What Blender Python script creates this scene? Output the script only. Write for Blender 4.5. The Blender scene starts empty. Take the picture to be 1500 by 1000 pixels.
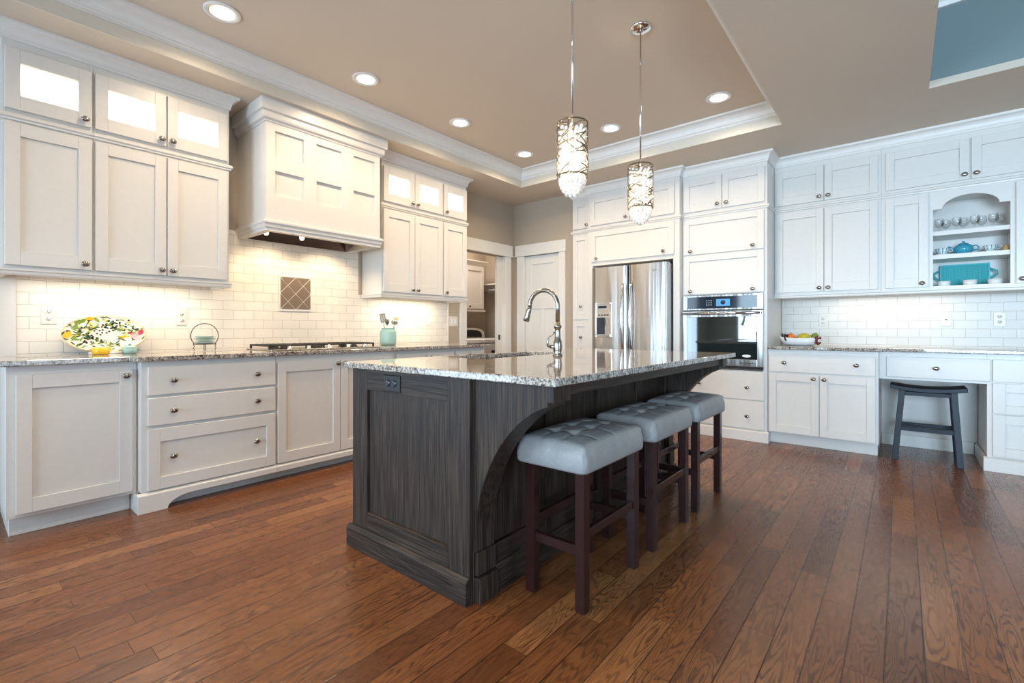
import bpy, bmesh, math, random
from mathutils import Vector, Matrix, Quaternion
PI = math.pi
SC = bpy.context.scene
COL = SC.collection

# ------------------------------------------------------------------ camera
cam_d = bpy.data.cameras.new('camera')
cam = bpy.data.objects.new('camera', cam_d); COL.objects.link(cam)
cam.location = (0, 0, 1.08)
cam.rotation_euler = (math.radians(90), 0, math.radians(39.55))
cam_d.sensor_fit = 'HORIZONTAL'; cam_d.sensor_width = 36.0
cam_d.lens = 691.6 / 1500 * 36.0
cam_d.shift_x = 0.0
cam_d.shift_y = -(500 - 481.15) / 1500
cam_d.clip_start = 0.05; cam_d.clip_end = 100
SC.camera = cam

# ------------------------------------------------------------------ colour management, world
SC.view_settings.view_transform = 'Standard'
SC.view_settings.look = 'None'
SC.view_settings.exposure = 0.0
SC.view_settings.gamma = 1.0
SC.view_settings.use_curve_mapping = False
W = bpy.data.worlds.new('world'); SC.world = W; W.use_nodes = True
bg = W.node_tree.nodes['Background']
bg.inputs[0].default_value = (0.55, 0.75, 1.0, 1); bg.inputs[1].default_value = 1.6

WARM = (1.0, 0.76, 0.50)
COOL = (0.56, 0.79, 1.0)
def area(name, loc, size, power, color, rot=(0, 0, 0), spread=None):
    l = bpy.data.lights.new(name, 'AREA'); l.shape = 'RECTANGLE'
    l.size, l.size_y = size; l.energy = power; l.color = color
    if spread: l.spread = math.radians(spread)
    o = bpy.data.objects.new(name, l); COL.objects.link(o)
    o.location = loc; o.rotation_euler = rot
    return o
# daylight entering through the room's windows (behind and beside the camera)
area('daylight_rear', (-2.35, -3.42, 1.45), (1.9, 1.7), 66, COOL, (math.radians(90), 0, 0), 120)
area('daylight_rear_right', (1.5, -3.42, 1.45), (2.2, 1.7), 150, COOL, (math.radians(90), 0, 0), 100)
area('daylight_side', (4.10, 1.2, 1.5), (2.6, 1.8), 62, COOL, (0, math.radians(90), 0))
area('daylight_left', (-4.02, -1.6, 1.1), (1.9, 1.5), 60, COOL, (0, math.radians(-90), 0))

# ------------------------------------------------------------------ material helpers
class NT:
    def __init__(s, name):
        s.m = bpy.data.materials.new(name); s.m.use_nodes = True
        s.t = s.m.node_tree; s.n = s.t.nodes; s.l = s.t.links
        s.b = s.n['Principled BSDF']
    def new(s, typ, **k):
        x = s.n.new(typ)
        for a, v in k.items(): setattr(x, a, v)
        return x
    def put(s, sock, v):
        if isinstance(v, bpy.types.NodeSocket): s.l.new(v, sock)
        elif v is not None:
            if isinstance(v, (tuple, list)) and len(v) == 3 and sock.type == 'RGBA': v = (*v, 1)
            sock.default_value = v
    def math(s, op, a, b=None, c=None, clamp=False):
        x = s.new('ShaderNodeMath', operation=op, use_clamp=clamp)
        s.put(x.inputs[0], a)
        if b is not None: s.put(x.inputs[1], b)
        if c is not None: s.put(x.inputs[2], c)
        return x.outputs[0]
    def coord(s): return s.new('ShaderNodeTexCoord').outputs['Object']
    def sep(s, v):
        x = s.new('ShaderNodeSeparateXYZ'); s.l.new(v, x.inputs[0]); return x.outputs
    def comb(s, a, b, c):
        x = s.new('ShaderNodeCombineXYZ')
        for i, v in enumerate((a, b, c)): s.put(x.inputs[i], v)
        return x.outputs[0]
    def map(s, v, scale=(1, 1, 1), loc=(0, 0, 0), rot=(0, 0, 0)):
        x = s.new('ShaderNodeMapping'); s.l.new(v, x.inputs[0])
        x.inputs['Scale'].default_value = scale; x.inputs['Location'].default_value = loc
        x.inputs['Rotation'].default_value = rot
        return x.outputs[0]
    def noise(s, v, scale, detail=3, rough=.5, dist=0.0):
        x = s.new('ShaderNodeTexNoise'); s.l.new(v, x.inputs['Vector'])
        x.inputs['Scale'].default_value = scale; x.inputs['Detail'].default_value = detail
        x.inputs['Roughness'].default_value = rough; x.inputs['Distortion'].default_value = dist
        return x.outputs['Fac']
    def vor(s, v, scale, out='Distance', feature='F1'):
        x = s.new('ShaderNodeTexVoronoi', feature=feature); s.l.new(v, x.inputs['Vector'])
        x.inputs['Scale'].default_value = scale
        return x.outputs[out]
    def white(s, v):
        x = s.new('ShaderNodeTexWhiteNoise', noise_dimensions='3D'); s.l.new(v, x.inputs['Vector'])
        return x.outputs
    def ramp(s, f, pts, interp='LINEAR'):
        x = s.new('ShaderNodeValToRGB'); x.color_ramp.interpolation = interp
        e = x.color_ramp.elements
        while len(e) < len(pts): e.new(0.5)
        for q, (p, c) in zip(e, pts):
            q.position = p; q.color = (*c, 1) if len(c) == 3 else c
        s.put(x.inputs[0], f); return x.outputs[0]
    def mix(s, f, a, b, blend='MIX'):
        x = s.new('ShaderNodeMix', data_type='RGBA', blend_type=blend)
        s.put(x.inputs[0], f); s.put(x.inputs[6], a); s.put(x.inputs[7], b)
        return x.outputs[2]
    def bump(s, h, strength, dist=.001):
        x = s.new('ShaderNodeBump'); s.put(x.inputs['Height'], h)
        x.inputs['Strength'].default_value = strength; x.inputs['Distance'].default_value = dist
        s.l.new(x.outputs[0], s.b.inputs['Normal'])
    def set(s, **k):
        for a, v in k.items(): s.put(s.b.inputs[a.replace('_', ' ')], v)
        return s.m

def lin(r, g, b):
    f = lambda c: (c / 255 / 12.92) if c / 255 <= .04045 else ((c / 255 + .055) / 1.055) ** 2.4
    return (f(r), f(g), f(b))

M = {}
def simple(name, col, rough=.4, metal=0.0, bump=None, **k):
    t = NT(name)
    co = t.coord()
    n = t.noise(co, 30 if bump is None else bump[1], 2)
    c2 = tuple(max(0, x * .94) for x in col)
    t.set(Base_Color=t.mix(n, col, c2), Roughness=rough, Metallic=metal, **k)
    if bump: t.bump(n, bump[0])
    M[name] = t.m; return t.m

simple('white_paint', lin(226, 222, 216), .32)
simple('trim_white', lin(232, 229, 222), .35)
simple('crown_white', lin(236, 232, 226), .38)
simple('wall_greige', lin(180, 166, 148), .75, bump=(.15, 180))
simple('ceiling_greige', lin(216, 202, 184), .7, bump=(.25, 130))
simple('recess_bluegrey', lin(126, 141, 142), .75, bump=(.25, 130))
simple('cream_board', lin(222, 212, 196), .5)
simple('nickel', (.36, .325, .29), .2, 1.0)
simple('chrome', (.78, .78, .8), .08, 1.0)
simple('shade_wire', (.34, .28, .21), .25, 1.0)
simple('black_plastic', (.009, .009, .010), .45)
simple('dark_gap', (.02, .02, .02), .8)
simple('cast_iron', (.015, .013, .012), .45)
simple('white_plastic', (.82, .80, .76), .3)
simple('plate_white', lin(222, 216, 206), .3)
simple('outlet_slot', (.08, .07, .06), .5)
simple('stool_wood', (.026, .009, .008), .2)
simple('blue_black_wood', (.006, .010, .019), .42, Specular_IOR_Level=.3)
simple('ceramic_white', (.85, .85, .83), .12)
simple('ceramic_aqua', lin(146, 182, 178), .18)
simple('ceramic_teal', lin(50, 165, 180), .2)
simple('tray_teal', lin(60, 185, 190), .3)
simple('ceramic_blue', lin(62, 158, 182), .12)
simple('ceramic_yellow', lin(240, 190, 40), .15)
simple('platter_cream', lin(232, 221, 208), .2)
simple('plate_green', lin(120, 168, 160), .3)
simple('orange_fruit', lin(240, 120, 20), .45, bump=(.3, 300))
simple('mango_fruit', lin(190, 172, 30), .4)
simple('pear_fruit', lin(110, 130, 40), .45)
simple('grape_dark', lin(52, 20, 34), .3)
simple('grape_red', lin(110, 30, 40), .3)
simple('apple_red', lin(150, 30, 24), .3)
simple('appliance_white', (.8, .8, .8), .25)
simple('wood_utensil', lin(190, 150, 95), .5)
simple('oven_glass', (.012, .016, .016), .03, Specular_IOR_Level=1.0) if False else None
t = NT('oven_glass'); n = t.noise(t.coord(), 3, 1)
t.set(Base_Color=t.mix(n, (.010, .018, .018), (.014, .022, .024)), Roughness=.03, IOR=2.2); M['oven_glass'] = t.m
simple('dark_mirror', (.02, .03, .045), .06)

# brushed stainless
t = NT('stainless'); co = t.coord()
br = t.noise(t.map(co, (3, 3, 260)), 6, 2)
wv = t.noise(t.map(co, (5.5, 5.5, .35)), 1.0, 2, .5)
t.set(Base_Color=t.mix(br, (.50, .49, .47), (.57, .56, .54)), Metallic=1.0, Roughness=.22, Anisotropic=.8, Anisotropic_Rotation=0.25)
tg = t.new('ShaderNodeTangent', direction_type='RADIAL', axis='Z'); t.l.new(tg.outputs[0], t.b.inputs['Tangent'])
t.bump(wv, .6, .03); M['stainless'] = t.m
t = NT('steel'); n = t.noise(t.map(t.coord(), (200, 4, 4)), 4, 2)
t.set(Base_Color=t.mix(n, (.55, .54, .52), (.65, .64, .62)), Metallic=1.0, Roughness=.2); M['steel'] = t.m
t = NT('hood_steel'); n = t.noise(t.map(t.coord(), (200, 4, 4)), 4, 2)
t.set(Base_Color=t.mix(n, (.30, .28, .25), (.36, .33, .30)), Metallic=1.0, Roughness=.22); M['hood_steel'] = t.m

def emis(name, col, st):
    t = NT(name); n = t.noise(t.coord(), 20, 1)
    d_ = tuple(.15 * q for q in col)
    t.set(Base_Color=t.mix(n, d_, tuple(.9 * q for q in d_)), Emission_Color=col, Emission_Strength=st); M[name] = t.m
emis('lamp_lens', (1, .86, .66), 14)
emis('lamp_bulb', (1, .80, .52), 7)
emis('strip_lens', (1, .88, .70), 5)
emis('display_blue', (.12, .50, .95), .7)

# thin glass
t = NT('thin_glass')
tr = t.new('ShaderNodeBsdfTransparent'); gl = t.new('ShaderNodeBsdfGlossy'); gl.inputs['Roughness'].default_value = .03
lw = t.new('ShaderNodeLayerWeight'); lw.inputs[0].default_value = .35
mx = t.new('ShaderNodeMixShader'); f = t.math('MULTIPLY_ADD', lw.outputs['Facing'], .30, .03)
t.l.new(f, mx.inputs[0]); t.l.new(tr.outputs[0], mx.inputs[1]); t.l.new(gl.outputs[0], mx.inputs[2])
nz = t.noise(t.coord(), 5, 1); t.put(tr.inputs[0], t.mix(nz, (.985, .99, .99), (.99, .995, .995)))
t.l.new(mx.outputs[0], t.n['Material Output'].inputs[0]); M['thin_glass'] = t.m
t = NT('crystal'); n = t.noise(t.coord(), 60, 1)
t.set(Base_Color=t.mix(n, (1, .97, .92), (.95, .93, .9)), Transmission_Weight=.3, Roughness=.12, IOR=1.5); M['crystal'] = t.m

# subway tile (u axis chosen per wall)
def tile(name, axis, z0, u0, c1=(238, 231, 220), c2=(233, 226, 214)):
    t = NT(name); s = t.sep(t.coord()); u = s[axis]
    br = t.new('ShaderNodeTexBrick')
    br.offset = .5; br.squash = 1
    t.l.new(t.comb(t.math('SUBTRACT', u, u0), t.math('SUBTRACT', s[2], z0), 0.0), br.inputs['Vector'])
    br.inputs['Scale'].default_value = 1.0
    br.inputs['Brick Width'].default_value = .152; br.inputs['Row Height'].default_value = .0747
    br.inputs['Mortar Size'].default_value = .0016; br.inputs['Mortar Smooth'].default_value = .3
    br.inputs['Color1'].default_value = (*lin(*c1), 1); br.inputs['Color2'].default_value = (*lin(*c2), 1)
    br.inputs['Mortar'].default_value = (*lin(186, 174, 158), 1)
    inv = t.math('SUBTRACT', 1.0, br.outputs['Fac'])
    wob = t.noise(t.coord(), 14, 1)
    t.set(Base_Color=br.outputs['Color'], Roughness=.36, Specular_IOR_Level=.35)
    t.bump(t.math('ADD', inv, t.math('MULTIPLY', wob, .5)), .5, .002)
    M[name] = t.m
tile('tile_left', 1, .928 - .0747 * 3, .04)
tile('tile_right', 0, .928 - .0747 * 3, -1.02, (226, 222, 215), (221, 217, 209))  # same tile, colour lowered to offset the strong daylight on this wall

# hardwood floor: boards run along y
t = NT('oak_floor'); co = t.coord(); s = t.sep(co)
BW = .1012
xr = t.math('DIVIDE', t.math('ADD', s[0], .043), BW)
row = t.math('FLOOR', xr); fx = t.math('FRACT', xr)
rw = t.white(t.comb(row, 3.0, 7.0))
ln = t.math('MULTIPLY_ADD', rw[0], .55, .62)
yr = t.math('ADD', t.math('DIVIDE', s[1], ln), t.math('MULTIPLY', rw[0], 37.0))
cl = t.math('FLOOR', yr); fy = t.math('FRACT', yr)
idn = t.white(t.comb(row, cl, 1.7))
rnd = idn[0]; rnd2 = t.white(t.comb(cl, row, 9.1))[0]
ex = t.math('MINIMUM', fx, t.math('SUBTRACT', 1.0, fx))
seamx = t.math('SUBTRACT', 1.0, t.math('DIVIDE', ex, .032, clamp=True), clamp=True)
ey = t.math('MULTIPLY', t.math('MINIMUM', fy, t.math('SUBTRACT', 1.0, fy)), ln)
seamy = t.math('SUBTRACT', 1.0, t.math('DIVIDE', ey, .0014, clamp=True), clamp=True)
seam = t.math('MAXIMUM', seamx, seamy)
gv = t.comb(t.math('MULTIPLY', s[0], 13.0), t.math('MULTIPLY', s[1], 1.5), t.math('MULTIPLY', rnd, 55.0))
big = t.noise(gv, 1.0, 3, .42, .12)
rings = t.math('SINE', t.math('MULTIPLY', big, t.math('MULTIPLY_ADD', rnd2, 70.0, 100.0)))
rings = t.math('POWER', t.math('MULTIPLY_ADD', rings, .5, .5), 3.0)
fine = t.noise(t.comb(t.math('MULTIPLY', s[0], 260.0), t.math('MULTIPLY', s[1], 9.0), t.math('MULTIPLY', rnd, 20.0)), 1.0, 3, .6)
pore = t.ramp(fine, [(.50, (0, 0, 0)), (.68, (1, 1, 1))])
mask = t.ramp(t.noise(t.comb(t.math('MULTIPLY', s[0], 6.0), t.math('MULTIPLY', s[1], 1.2), t.math('MULTIPLY', rnd, 31.0)), 1.0, 1), [(.34, (.35, .35, .35)), (.58, (1, 1, 1))])
base = t.ramp(rnd, [(0, lin(104, 60, 33)), (.25, lin(138, 86, 48)), (.55, lin(122, 72, 40)), (.8, lin(154, 101, 60)), (1, lin(112, 65, 36))])
g1 = t.mix(t.math('MULTIPLY', t.math('MULTIPLY', rings, mask), .74), base, lin(50, 24, 14))
g2 = t.mix(t.math('MULTIPLY', pore, .5), g1, lin(62, 33, 20))
g3 = t.mix(t.math('MULTIPLY', seam, .97), g2, lin(22, 10, 6))
t.set(Base_Color=g3, Roughness=t.math('MULTIPLY_ADD', rings, .08, .25), Specular_IOR_Level=.42)
hgt = t.math('SUBTRACT', t.math('MULTIPLY', rings, -.12), t.math('MULTIPLY', seam, 1.0))
und = t.noise(t.map(co, (9, 2.0, 1)), 1.0, 1)
t.bump(t.math('ADD', hgt, t.math('MULTIPLY', und, .9)), .45, .0012)
M['oak_floor'] = t.m

# dark stained oak of the island, grain vertical / horizontal
def darkoak(name, sc):
    t = NT(name); co = t.coord()
    g = t.noise(t.map(co, sc), 1.0, 2, .5, .4)
    rings = t.math('POWER', t.math('MULTIPLY_ADD', t.math('SINE', t.math('MULTIPLY', g, 70.0)), .5, .5), 2.0)
    fine = t.noise(t.map(co, tuple(v * 22 if v > 3 else v * 6 for v in sc)), 1.0, 3, .6)
    c = t.mix(t.ramp(fine, [(.35, (0, 0, 0)), (.65, (1, 1, 1))]), lin(24, 19, 17), lin(76, 61, 50))
    c = t.mix(t.math('MULTIPLY', rings, .55), c, lin(24, 20, 20))
    t.set(Base_Color=c, Roughness=t.math('MULTIPLY_ADD', fine, .15, .40), Specular_IOR_Level=.32)
    t.bump(t.math('SUBTRACT', fine, t.math('MULTIPLY', rings, .6)), .35, .0008)
    M[name] = t.m
darkoak('dark_oak', (11, 11, .7))
darkoak('dark_oak_h', (.7, .7, 11))

# granite
t = NT('granite'); co = t.coord()
a = t.noise(co, 95, 4, .65); b = t.vor(co, 170); c = t.noise(co, 22, 3, .6, .8); d = t.noise(co, 9, 2, .5, 1.2)
g = t.ramp(a, [(.0, lin(20, 18, 18)), (.42, lin(36, 32, 32)), (.47, lin(112, 102, 94)), (.53, lin(176, 168, 158)), (.62, lin(214, 210, 204))])
v = t.ramp(c, [(.40, lin(96, 82, 72)), (.50, lin(178, 166, 152)), (.62, lin(214, 208, 200))])
g = t.mix(.35, g, v)
sp = t.ramp(b, [(.16, (1, 1, 1)), (.30, (0, 0, 0))])
g = t.mix(t.math('MULTIPLY', sp, t.ramp(d, [(.45, (.1, .1, .1)), (.6, (.95, .95, .95))])), g, lin(34, 30, 32))
t.set(Base_Color=g, Roughness=.05, Specular_IOR_Level=.6, IOR=1.6); M['granite'] = t.m

# grey-blue velvety leather of the stools
t = NT('stool_leather'); co = t.coord()
n1 = t.noise(co, 7, 3, .55, .6); n2 = t.noise(co, 220, 2)
t.set(Base_Color=t.mix(n1, lin(124, 128, 134), lin(178, 170, 161)), Roughness=.46)
n3 = t.noise(co, 26, 3, .6, 1.0)
t.bump(t.math('ADD', t.math('MULTIPLY', n2, .5), t.math('MULTIPLY', n3, 4.0)), .5, .0015); M['stool_leather'] = t.m

# woven teal tray
t = NT('woven_teal'); co = t.coord(); s = t.sep(co)
w = t.math('MULTIPLY', t.math('SINE', t.math('MULTIPLY', t.math('ADD', s[0], s[2]), 420.0)), t.math('SINE', t.math('MULTIPLY', t.math('SUBTRACT', s[0], s[2]), 420.0)))
t.set(Base_Color=t.mix(t.math('MULTIPLY_ADD', w, .5, .5), lin(34, 152, 160), lin(96, 205, 208)), Roughness=.35)
t.bump(w, .6, .002); M['woven_teal'] = t.m
# striped cup
t = NT('striped_cup'); co = t.coord(); s = t.sep(co)
an = t.math('ARCTAN2', s[1], s[0])
t.set(Base_Color=t.ramp(t.math('FRACT', t.math('MULTIPLY', an, 1.6)), [(0, lin(232, 236, 232)), (.4, lin(60, 150, 185)), (.62, lin(232, 236, 232)), (.8, lin(110, 170, 130)), (.9, lin(235, 235, 230))], 'CONSTANT'), Roughness=.15)
M['striped_cup'] = t.m
# brown tile of the inset
t = NT('brown_tile'); n = t.noise(t.coord(), 40, 3)
t.set(Base_Color=t.mix(n, lin(112, 96, 82), lin(136, 118, 100)), Roughness=.3); M['brown_tile'] = t.m
for nm, c in dict(leaf_dark=(52, 74, 44), leaf_green=(120, 146, 50), leaf_teal=(60, 120, 120), olive_black=(30, 26, 24), lemon=(240, 180, 50), radish=(196, 60, 84), petal_pink=(232, 170, 176), rim_yellow=(206, 190, 90)).items():
    simple(nm, lin(*c), .2)

# ------------------------------------------------------------------ geometry helpers
def TL(x0): return lambda u, d, v: (x0 + d, u, v)          # wall facing +x
def TB(y0): return lambda u, d, v: (u, y0 - d, v)          # wall facing -y
ID = lambda x, y, z: (x, y, z)

class Geo:
    def __init__(s, T=ID):
        s.bm = bmesh.new(); s.T = T; s.mi = 0
    def v(s, p): return s.bm.verts.new(s.T(*p))
    def f(s, vs, smooth=False):
        try:
            q = s.bm.faces.new(vs); q.material_index = s.mi; q.smooth = smooth; return q
        except ValueError: return None
    def box(s, x0, x1, y0, y1, z0, z1):
        V = [s.v((x, y, z)) for z in (z0, z1) for y in (y0, y1) for x in (x0, x1)]
        for q in ((0, 1, 3, 2), (4, 6, 7, 5), (0, 4, 5, 1), (2, 3, 7, 6), (0, 2, 6, 4), (1, 5, 7, 3)): s.f([V[i] for i in q])
        return s
    def prism(s, poly, a0, a1, axis=2):
        def P(p, a):
            return {2: (p[0], p[1], a), 1: (p[0], a, p[1]), 0: (a, p[0], p[1])}[axis]
        A = [s.v(P(p, a0)) for p in poly]; B = [s.v(P(p, a1)) for p in poly]
        s.f(A); s.f(B); n = len(poly)
        for i in range(n): s.f([A[i], A[(i + 1) % n], B[(i + 1) % n], B[i]])
        return s
    def lathe(s, prof, c=(0, 0, 0), axis=2, seg=24, sx=1.0, sy=1.0, smooth=True, cap=True):
        rings = []
        for r, h in prof:
            ring = []
            for i in range(seg):
                a = 2 * PI * i / seg; p, q = r * math.cos(a) * sx, r * math.sin(a) * sy
                w = {2: (p, q, h), 1: (p, h, q), 0: (h, p, q)}[axis]
                ring.append(s.v((c[0] + w[0], c[1] + w[1], c[2] + w[2])))
            rings.append(ring)
        for a, b in zip(rings, rings[1:]):
            for i in range(seg): s.f([a[i], a[(i + 1) % seg], b[(i + 1) % seg], b[i]], smooth)
        if cap:
            if prof[0][0] > 1e-5: s.f(rings[0])
            if prof[-1][0] > 1e-5: s.f(rings[-1])
        return s
    def tube(s, pts, r, seg=10, closed=False, cap=True, flat=None):
        pts = [Vector(p) for p in pts]; n = len(pts); rings = []
        R = r if isinstance(r, (list, tuple)) else [r] * n
        prev = None
        for i, p in enumerate(pts):
            if closed: d = pts[(i + 1) % n] - pts[i - 1]
            else: d = (pts[min(i + 1, n - 1)] - pts[max(i - 1, 0)])
            d.normalize()
            if prev is None:
                up = Vector((0, 0, 1)) if abs(d.z) < .9 else Vector((1, 0, 0))
                a = d.cross(up).normalized()
            else:
                a = (prev - d * prev.dot(d)).normalized()
            prev = a; b = d.cross(a)
            rings.append([s.v(p + (a * math.cos(2 * PI * k / seg) + b * math.sin(2 * PI * k / seg) * (flat or 1)) * R[i]) for k in range(seg)])
        m = n if closed else n - 1
        for i in range(m):
            A, B = rings[i], rings[(i + 1) % n]
            for k in range(seg): s.f([A[k], A[(k + 1) % seg], B[(k + 1) % seg], B[k]], True)
        if cap and not closed: s.f(rings[0]); s.f(rings[-1])
        return s
    def sphere(s, c, r, sc=(1, 1, 1), u=12, w=8, rot=None):
        R = rot or Matrix.Identity(3)
        P = lambda x, y, z: tuple(Vector(c) + R @ Vector((x * r * sc[0], y * r * sc[1], z * r * sc[2])))
        top = s.v(P(0, 0, 1)); bot = s.v(P(0, 0, -1)); rings = []
        for j in range(1, w):
            t_ = PI * j / w
            rings.append([s.v(P(math.sin(t_) * math.cos(2 * PI * i / u), math.sin(t_) * math.sin(2 * PI * i / u), math.cos(t_))) for i in range(u)])
        for i in range(u):
            s.f([top, rings[0][i], rings[0][(i + 1) % u]], True); s.f([bot, rings[-1][(i + 1) % u], rings[-1][i]], True)
        for a, b in zip(rings, rings[1:]):
            for i in range(u): s.f([a[i], b[i], b[(i + 1) % u], a[(i + 1) % u]], True)
        return s
    def sweep(s, path, prof, side=1, closed=False):
        """sweep closed profile [(d,z)...] along plan path; d measured to the right of travel * side, mitred"""
        P = [Vector((p[0], p[1])) for p in path]; n = len(P); rings = []
        def nrm(a, b):
            d = (b - a).normalized(); return Vector((d.y, -d.x)) * side
        for i, p in enumerate(P):
            if closed: n1, n2 = nrm(P[i - 1], p), nrm(p, P[(i + 1) % n])
            else:
                n1 = nrm(P[i - 1], p) if i else None; n2 = nrm(p, P[i + 1]) if i < n - 1 else None
                n1 = n1 or n2; n2 = n2 or n1
            m = (n1 + n2); m = m / m.dot(n1) if m.length > 1e-6 else n1
            rings.append([s.v((p.x + m.x * d, p.y + m.y * d, z)) for d, z in prof])
        k = len(prof); last = n if closed else n - 1
        for i in range(last):
            A, B = rings[i], rings[(i + 1) % n]
            for j in range(k): s.f([A[j], A[(j + 1) % k], B[(j + 1) % k], B[j]])
        if not closed: s.f(rings[0]); s.f(rings[-1])
        return s
    def make(s, name, mat, parent=None, bevel=0.0, seg=1, smooth=None, subsurf=0):
        bmesh.ops.recalc_face_normals(s.bm, faces=s.bm.faces)
        me = bpy.data.meshes.new(name); s.bm.to_mesh(me); s.bm.free()
        for m in (mat if isinstance(mat, (list, tuple)) else [mat]): me.materials.append(M[m])
        o = bpy.data.objects.new(name, me); COL.objects.link(o)
        if parent is not None:
            o.parent = parent
            root = parent
            while root.parent: root = root.parent
            if parent is root: me.transform(Matrix.Translation(-root.location))
            else: me.transform(Matrix.Translation(-root.location))
        if subsurf:
            q = o.modifiers.new('sub', 'SUBSURF'); q.levels = q.render_levels = subsurf
            for p in me.polygons: p.use_smooth = True
        if bevel:
            q = o.modifiers.new('bev', 'BEVEL'); q.width = bevel; q.segments = seg; q.limit_method = 'ANGLE'
            q.angle_limit = math.radians(40); q.harden_normals = False
        return o

def thing(name, label, cat, loc, group=None):
    o = bpy.data.objects.new(name, None); COL.objects.link(o); o.location = loc
    o.empty_display_size = .05
    return tag(o, label, cat, group)
def tag(o, label, cat, group=None):
    o['label'] = label; o['category'] = cat
    if group: o['group'] = group
    return o
def struct(o): o['kind'] = 'structure'; return o
def dup(root, loc, rotz=None, label=None):
    r = root.copy(); COL.objects.link(r); r.location = loc
    if rotz is not None: r.rotation_euler = (0, 0, rotz)
    if label: r['label'] = label
    def rec(src, dst):
        for ch in src.children:
            c = ch.copy(); COL.objects.link(c); c.parent = dst
            rec(ch, c)
    rec(root, r)
    return r

# ------------------------------------------------------------------ room shell
H = 2.757; HT = 2.945
LX = -4.10; LG = LX + .003; BY = 5.65; DY = 5.0
# floor
struct(Geo().box(-6.2, 4.2, -3.5, 6.3, -.06, 0).make('floor', 'oak_floor'))
# ceiling with two tray recesses
T1 = (-3.50, -.75, -.45, 4.41); T2 = (.146, 3.3, -.6, 4.40); HT2 = 3.42
g = Geo()
def slab(x0, x1, y0, y1, z=H, th=.05): g.box(x0, x1, y0, y1, z, z + th)
slab(-6.2, T1[0], -3.5, 6.3); slab(T1[0], T1[1], -3.5, T1[2]); slab(T1[0], T1[1], T1[3], 6.3)
slab(T1[1], T2[0], -3.5, 6.3); slab(T2[0], T2[1], -3.5, T2[2]); slab(T2[0], T2[1], T2[3], 6.3); slab(T2[1], 4.25, -3.5, 6.3)
def recess(g, box, h):
    a, b, c, d = box; th = .04
    g.box(a - th, a, c - th, d + th, H + .051, h); g.box(b, b + th, c - th, d + th, H + .051, h)
    g.box(a, b, c - th, c, H + .051, h); g.box(a, b, d, d + th, H + .051, h)
    g.box(a - th, b + th, c - th, d + th, h, h + .04)
recess(g, T1, HT)
struct(g.make('ceiling', 'ceiling_greige'))
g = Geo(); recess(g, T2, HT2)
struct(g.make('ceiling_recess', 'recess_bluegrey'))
# tray crown (kitchen tray) : flat board + bead + cove
def arc(cx, cy, r, a0, a1, n=6): return [(cx + r * math.cos(math.radians(a0 + (a1 - a0) * i / n)), cy + r * math.sin(math.radians(a0 + (a1 - a0) * i / n))) for i in range(n + 1)]
trayprof = [(0, H + .076), (.014, H + .076), (.018, H + .082), (.026, H + .084), (.026, H + .100), (.034, H + .104)] + [(.034 + .056 * (1 - math.cos(t * PI / 2 / 6)), H + .104 + .066 * math.sin(t * PI / 2 / 6)) for t in range(1, 7)] + [(.100, H + .171), (.100, HT), (0, HT)]
a, b, c, d = T1
struct(Geo().sweep([(a, c), (a, d), (b, d), (b, c)], trayprof, side=1, closed=True).make('trim_1', 'crown_white'))
struct(Geo().sweep([(a, c), (a, d), (b, d), (b, c)], [(0, H), (.010, H), (.010, H + .0755), (0, H + .0755)], side=1, closed=True).make('trim_10', 'cream_board'))
a, b, c, d = T2
p2 = [(0, HT2 - .13), (.02, HT2 - .13), (.03, HT2 - .10), (.08, HT2 - .03), (.10, HT2), (0, HT2)]
struct(Geo().sweep([(a, c), (a, d), (b, d), (b, c)], p2, side=1, closed=True).make('trim_2', 'crown_white'))
# left wall: with doorway to laundry
WT = .12
g = Geo(); zt = H
g.box(LX - WT, LX, -3.5, -2.55, 0, zt); g.box(LX - WT, LX, -2.55, -.65, 2.1, zt); g.box(LX - WT, LX, -.65, 4.07, 0, zt)
g.box(LX - WT, LX, 4.07, 4.82, 2.045, zt); g.box(LX - WT, LX, 4.82, DY, 0, zt)
struct(g.make('wall_left', 'wall_greige'))
# pantry-door wall
g = Geo(); g.box(LX - WT, -3.92, DY, DY + .12, 0, zt); g.box(-3.92, -3.34, DY, DY + .12, 2.05, zt); g.box(-3.34, -3.125, DY, DY + .12, 0, zt)
g.box(-3.245, -3.125, DY + .12, BY, 0, zt)
struct(g.make('wall_pantry', 'wall_greige'))
struct(Geo().box(-3.125, 4.2, BY, BY + .12, 0, zt).make('wall_back', 'wall_greige'))
# right wall with window
g = Geo(); RX = 4.15
g.box(RX, RX + .12, -3.5, -.1, 0, zt); g.box(RX, RX + .12, 2.5, BY, 0, zt); g.box(RX, RX + .12, -.1, 2.5, 0, .6); g.box(RX, RX + .12, -.1, 2.5, 2.4, zt)
struct(g.make('wall_right', 'wall_greige'))
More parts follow.
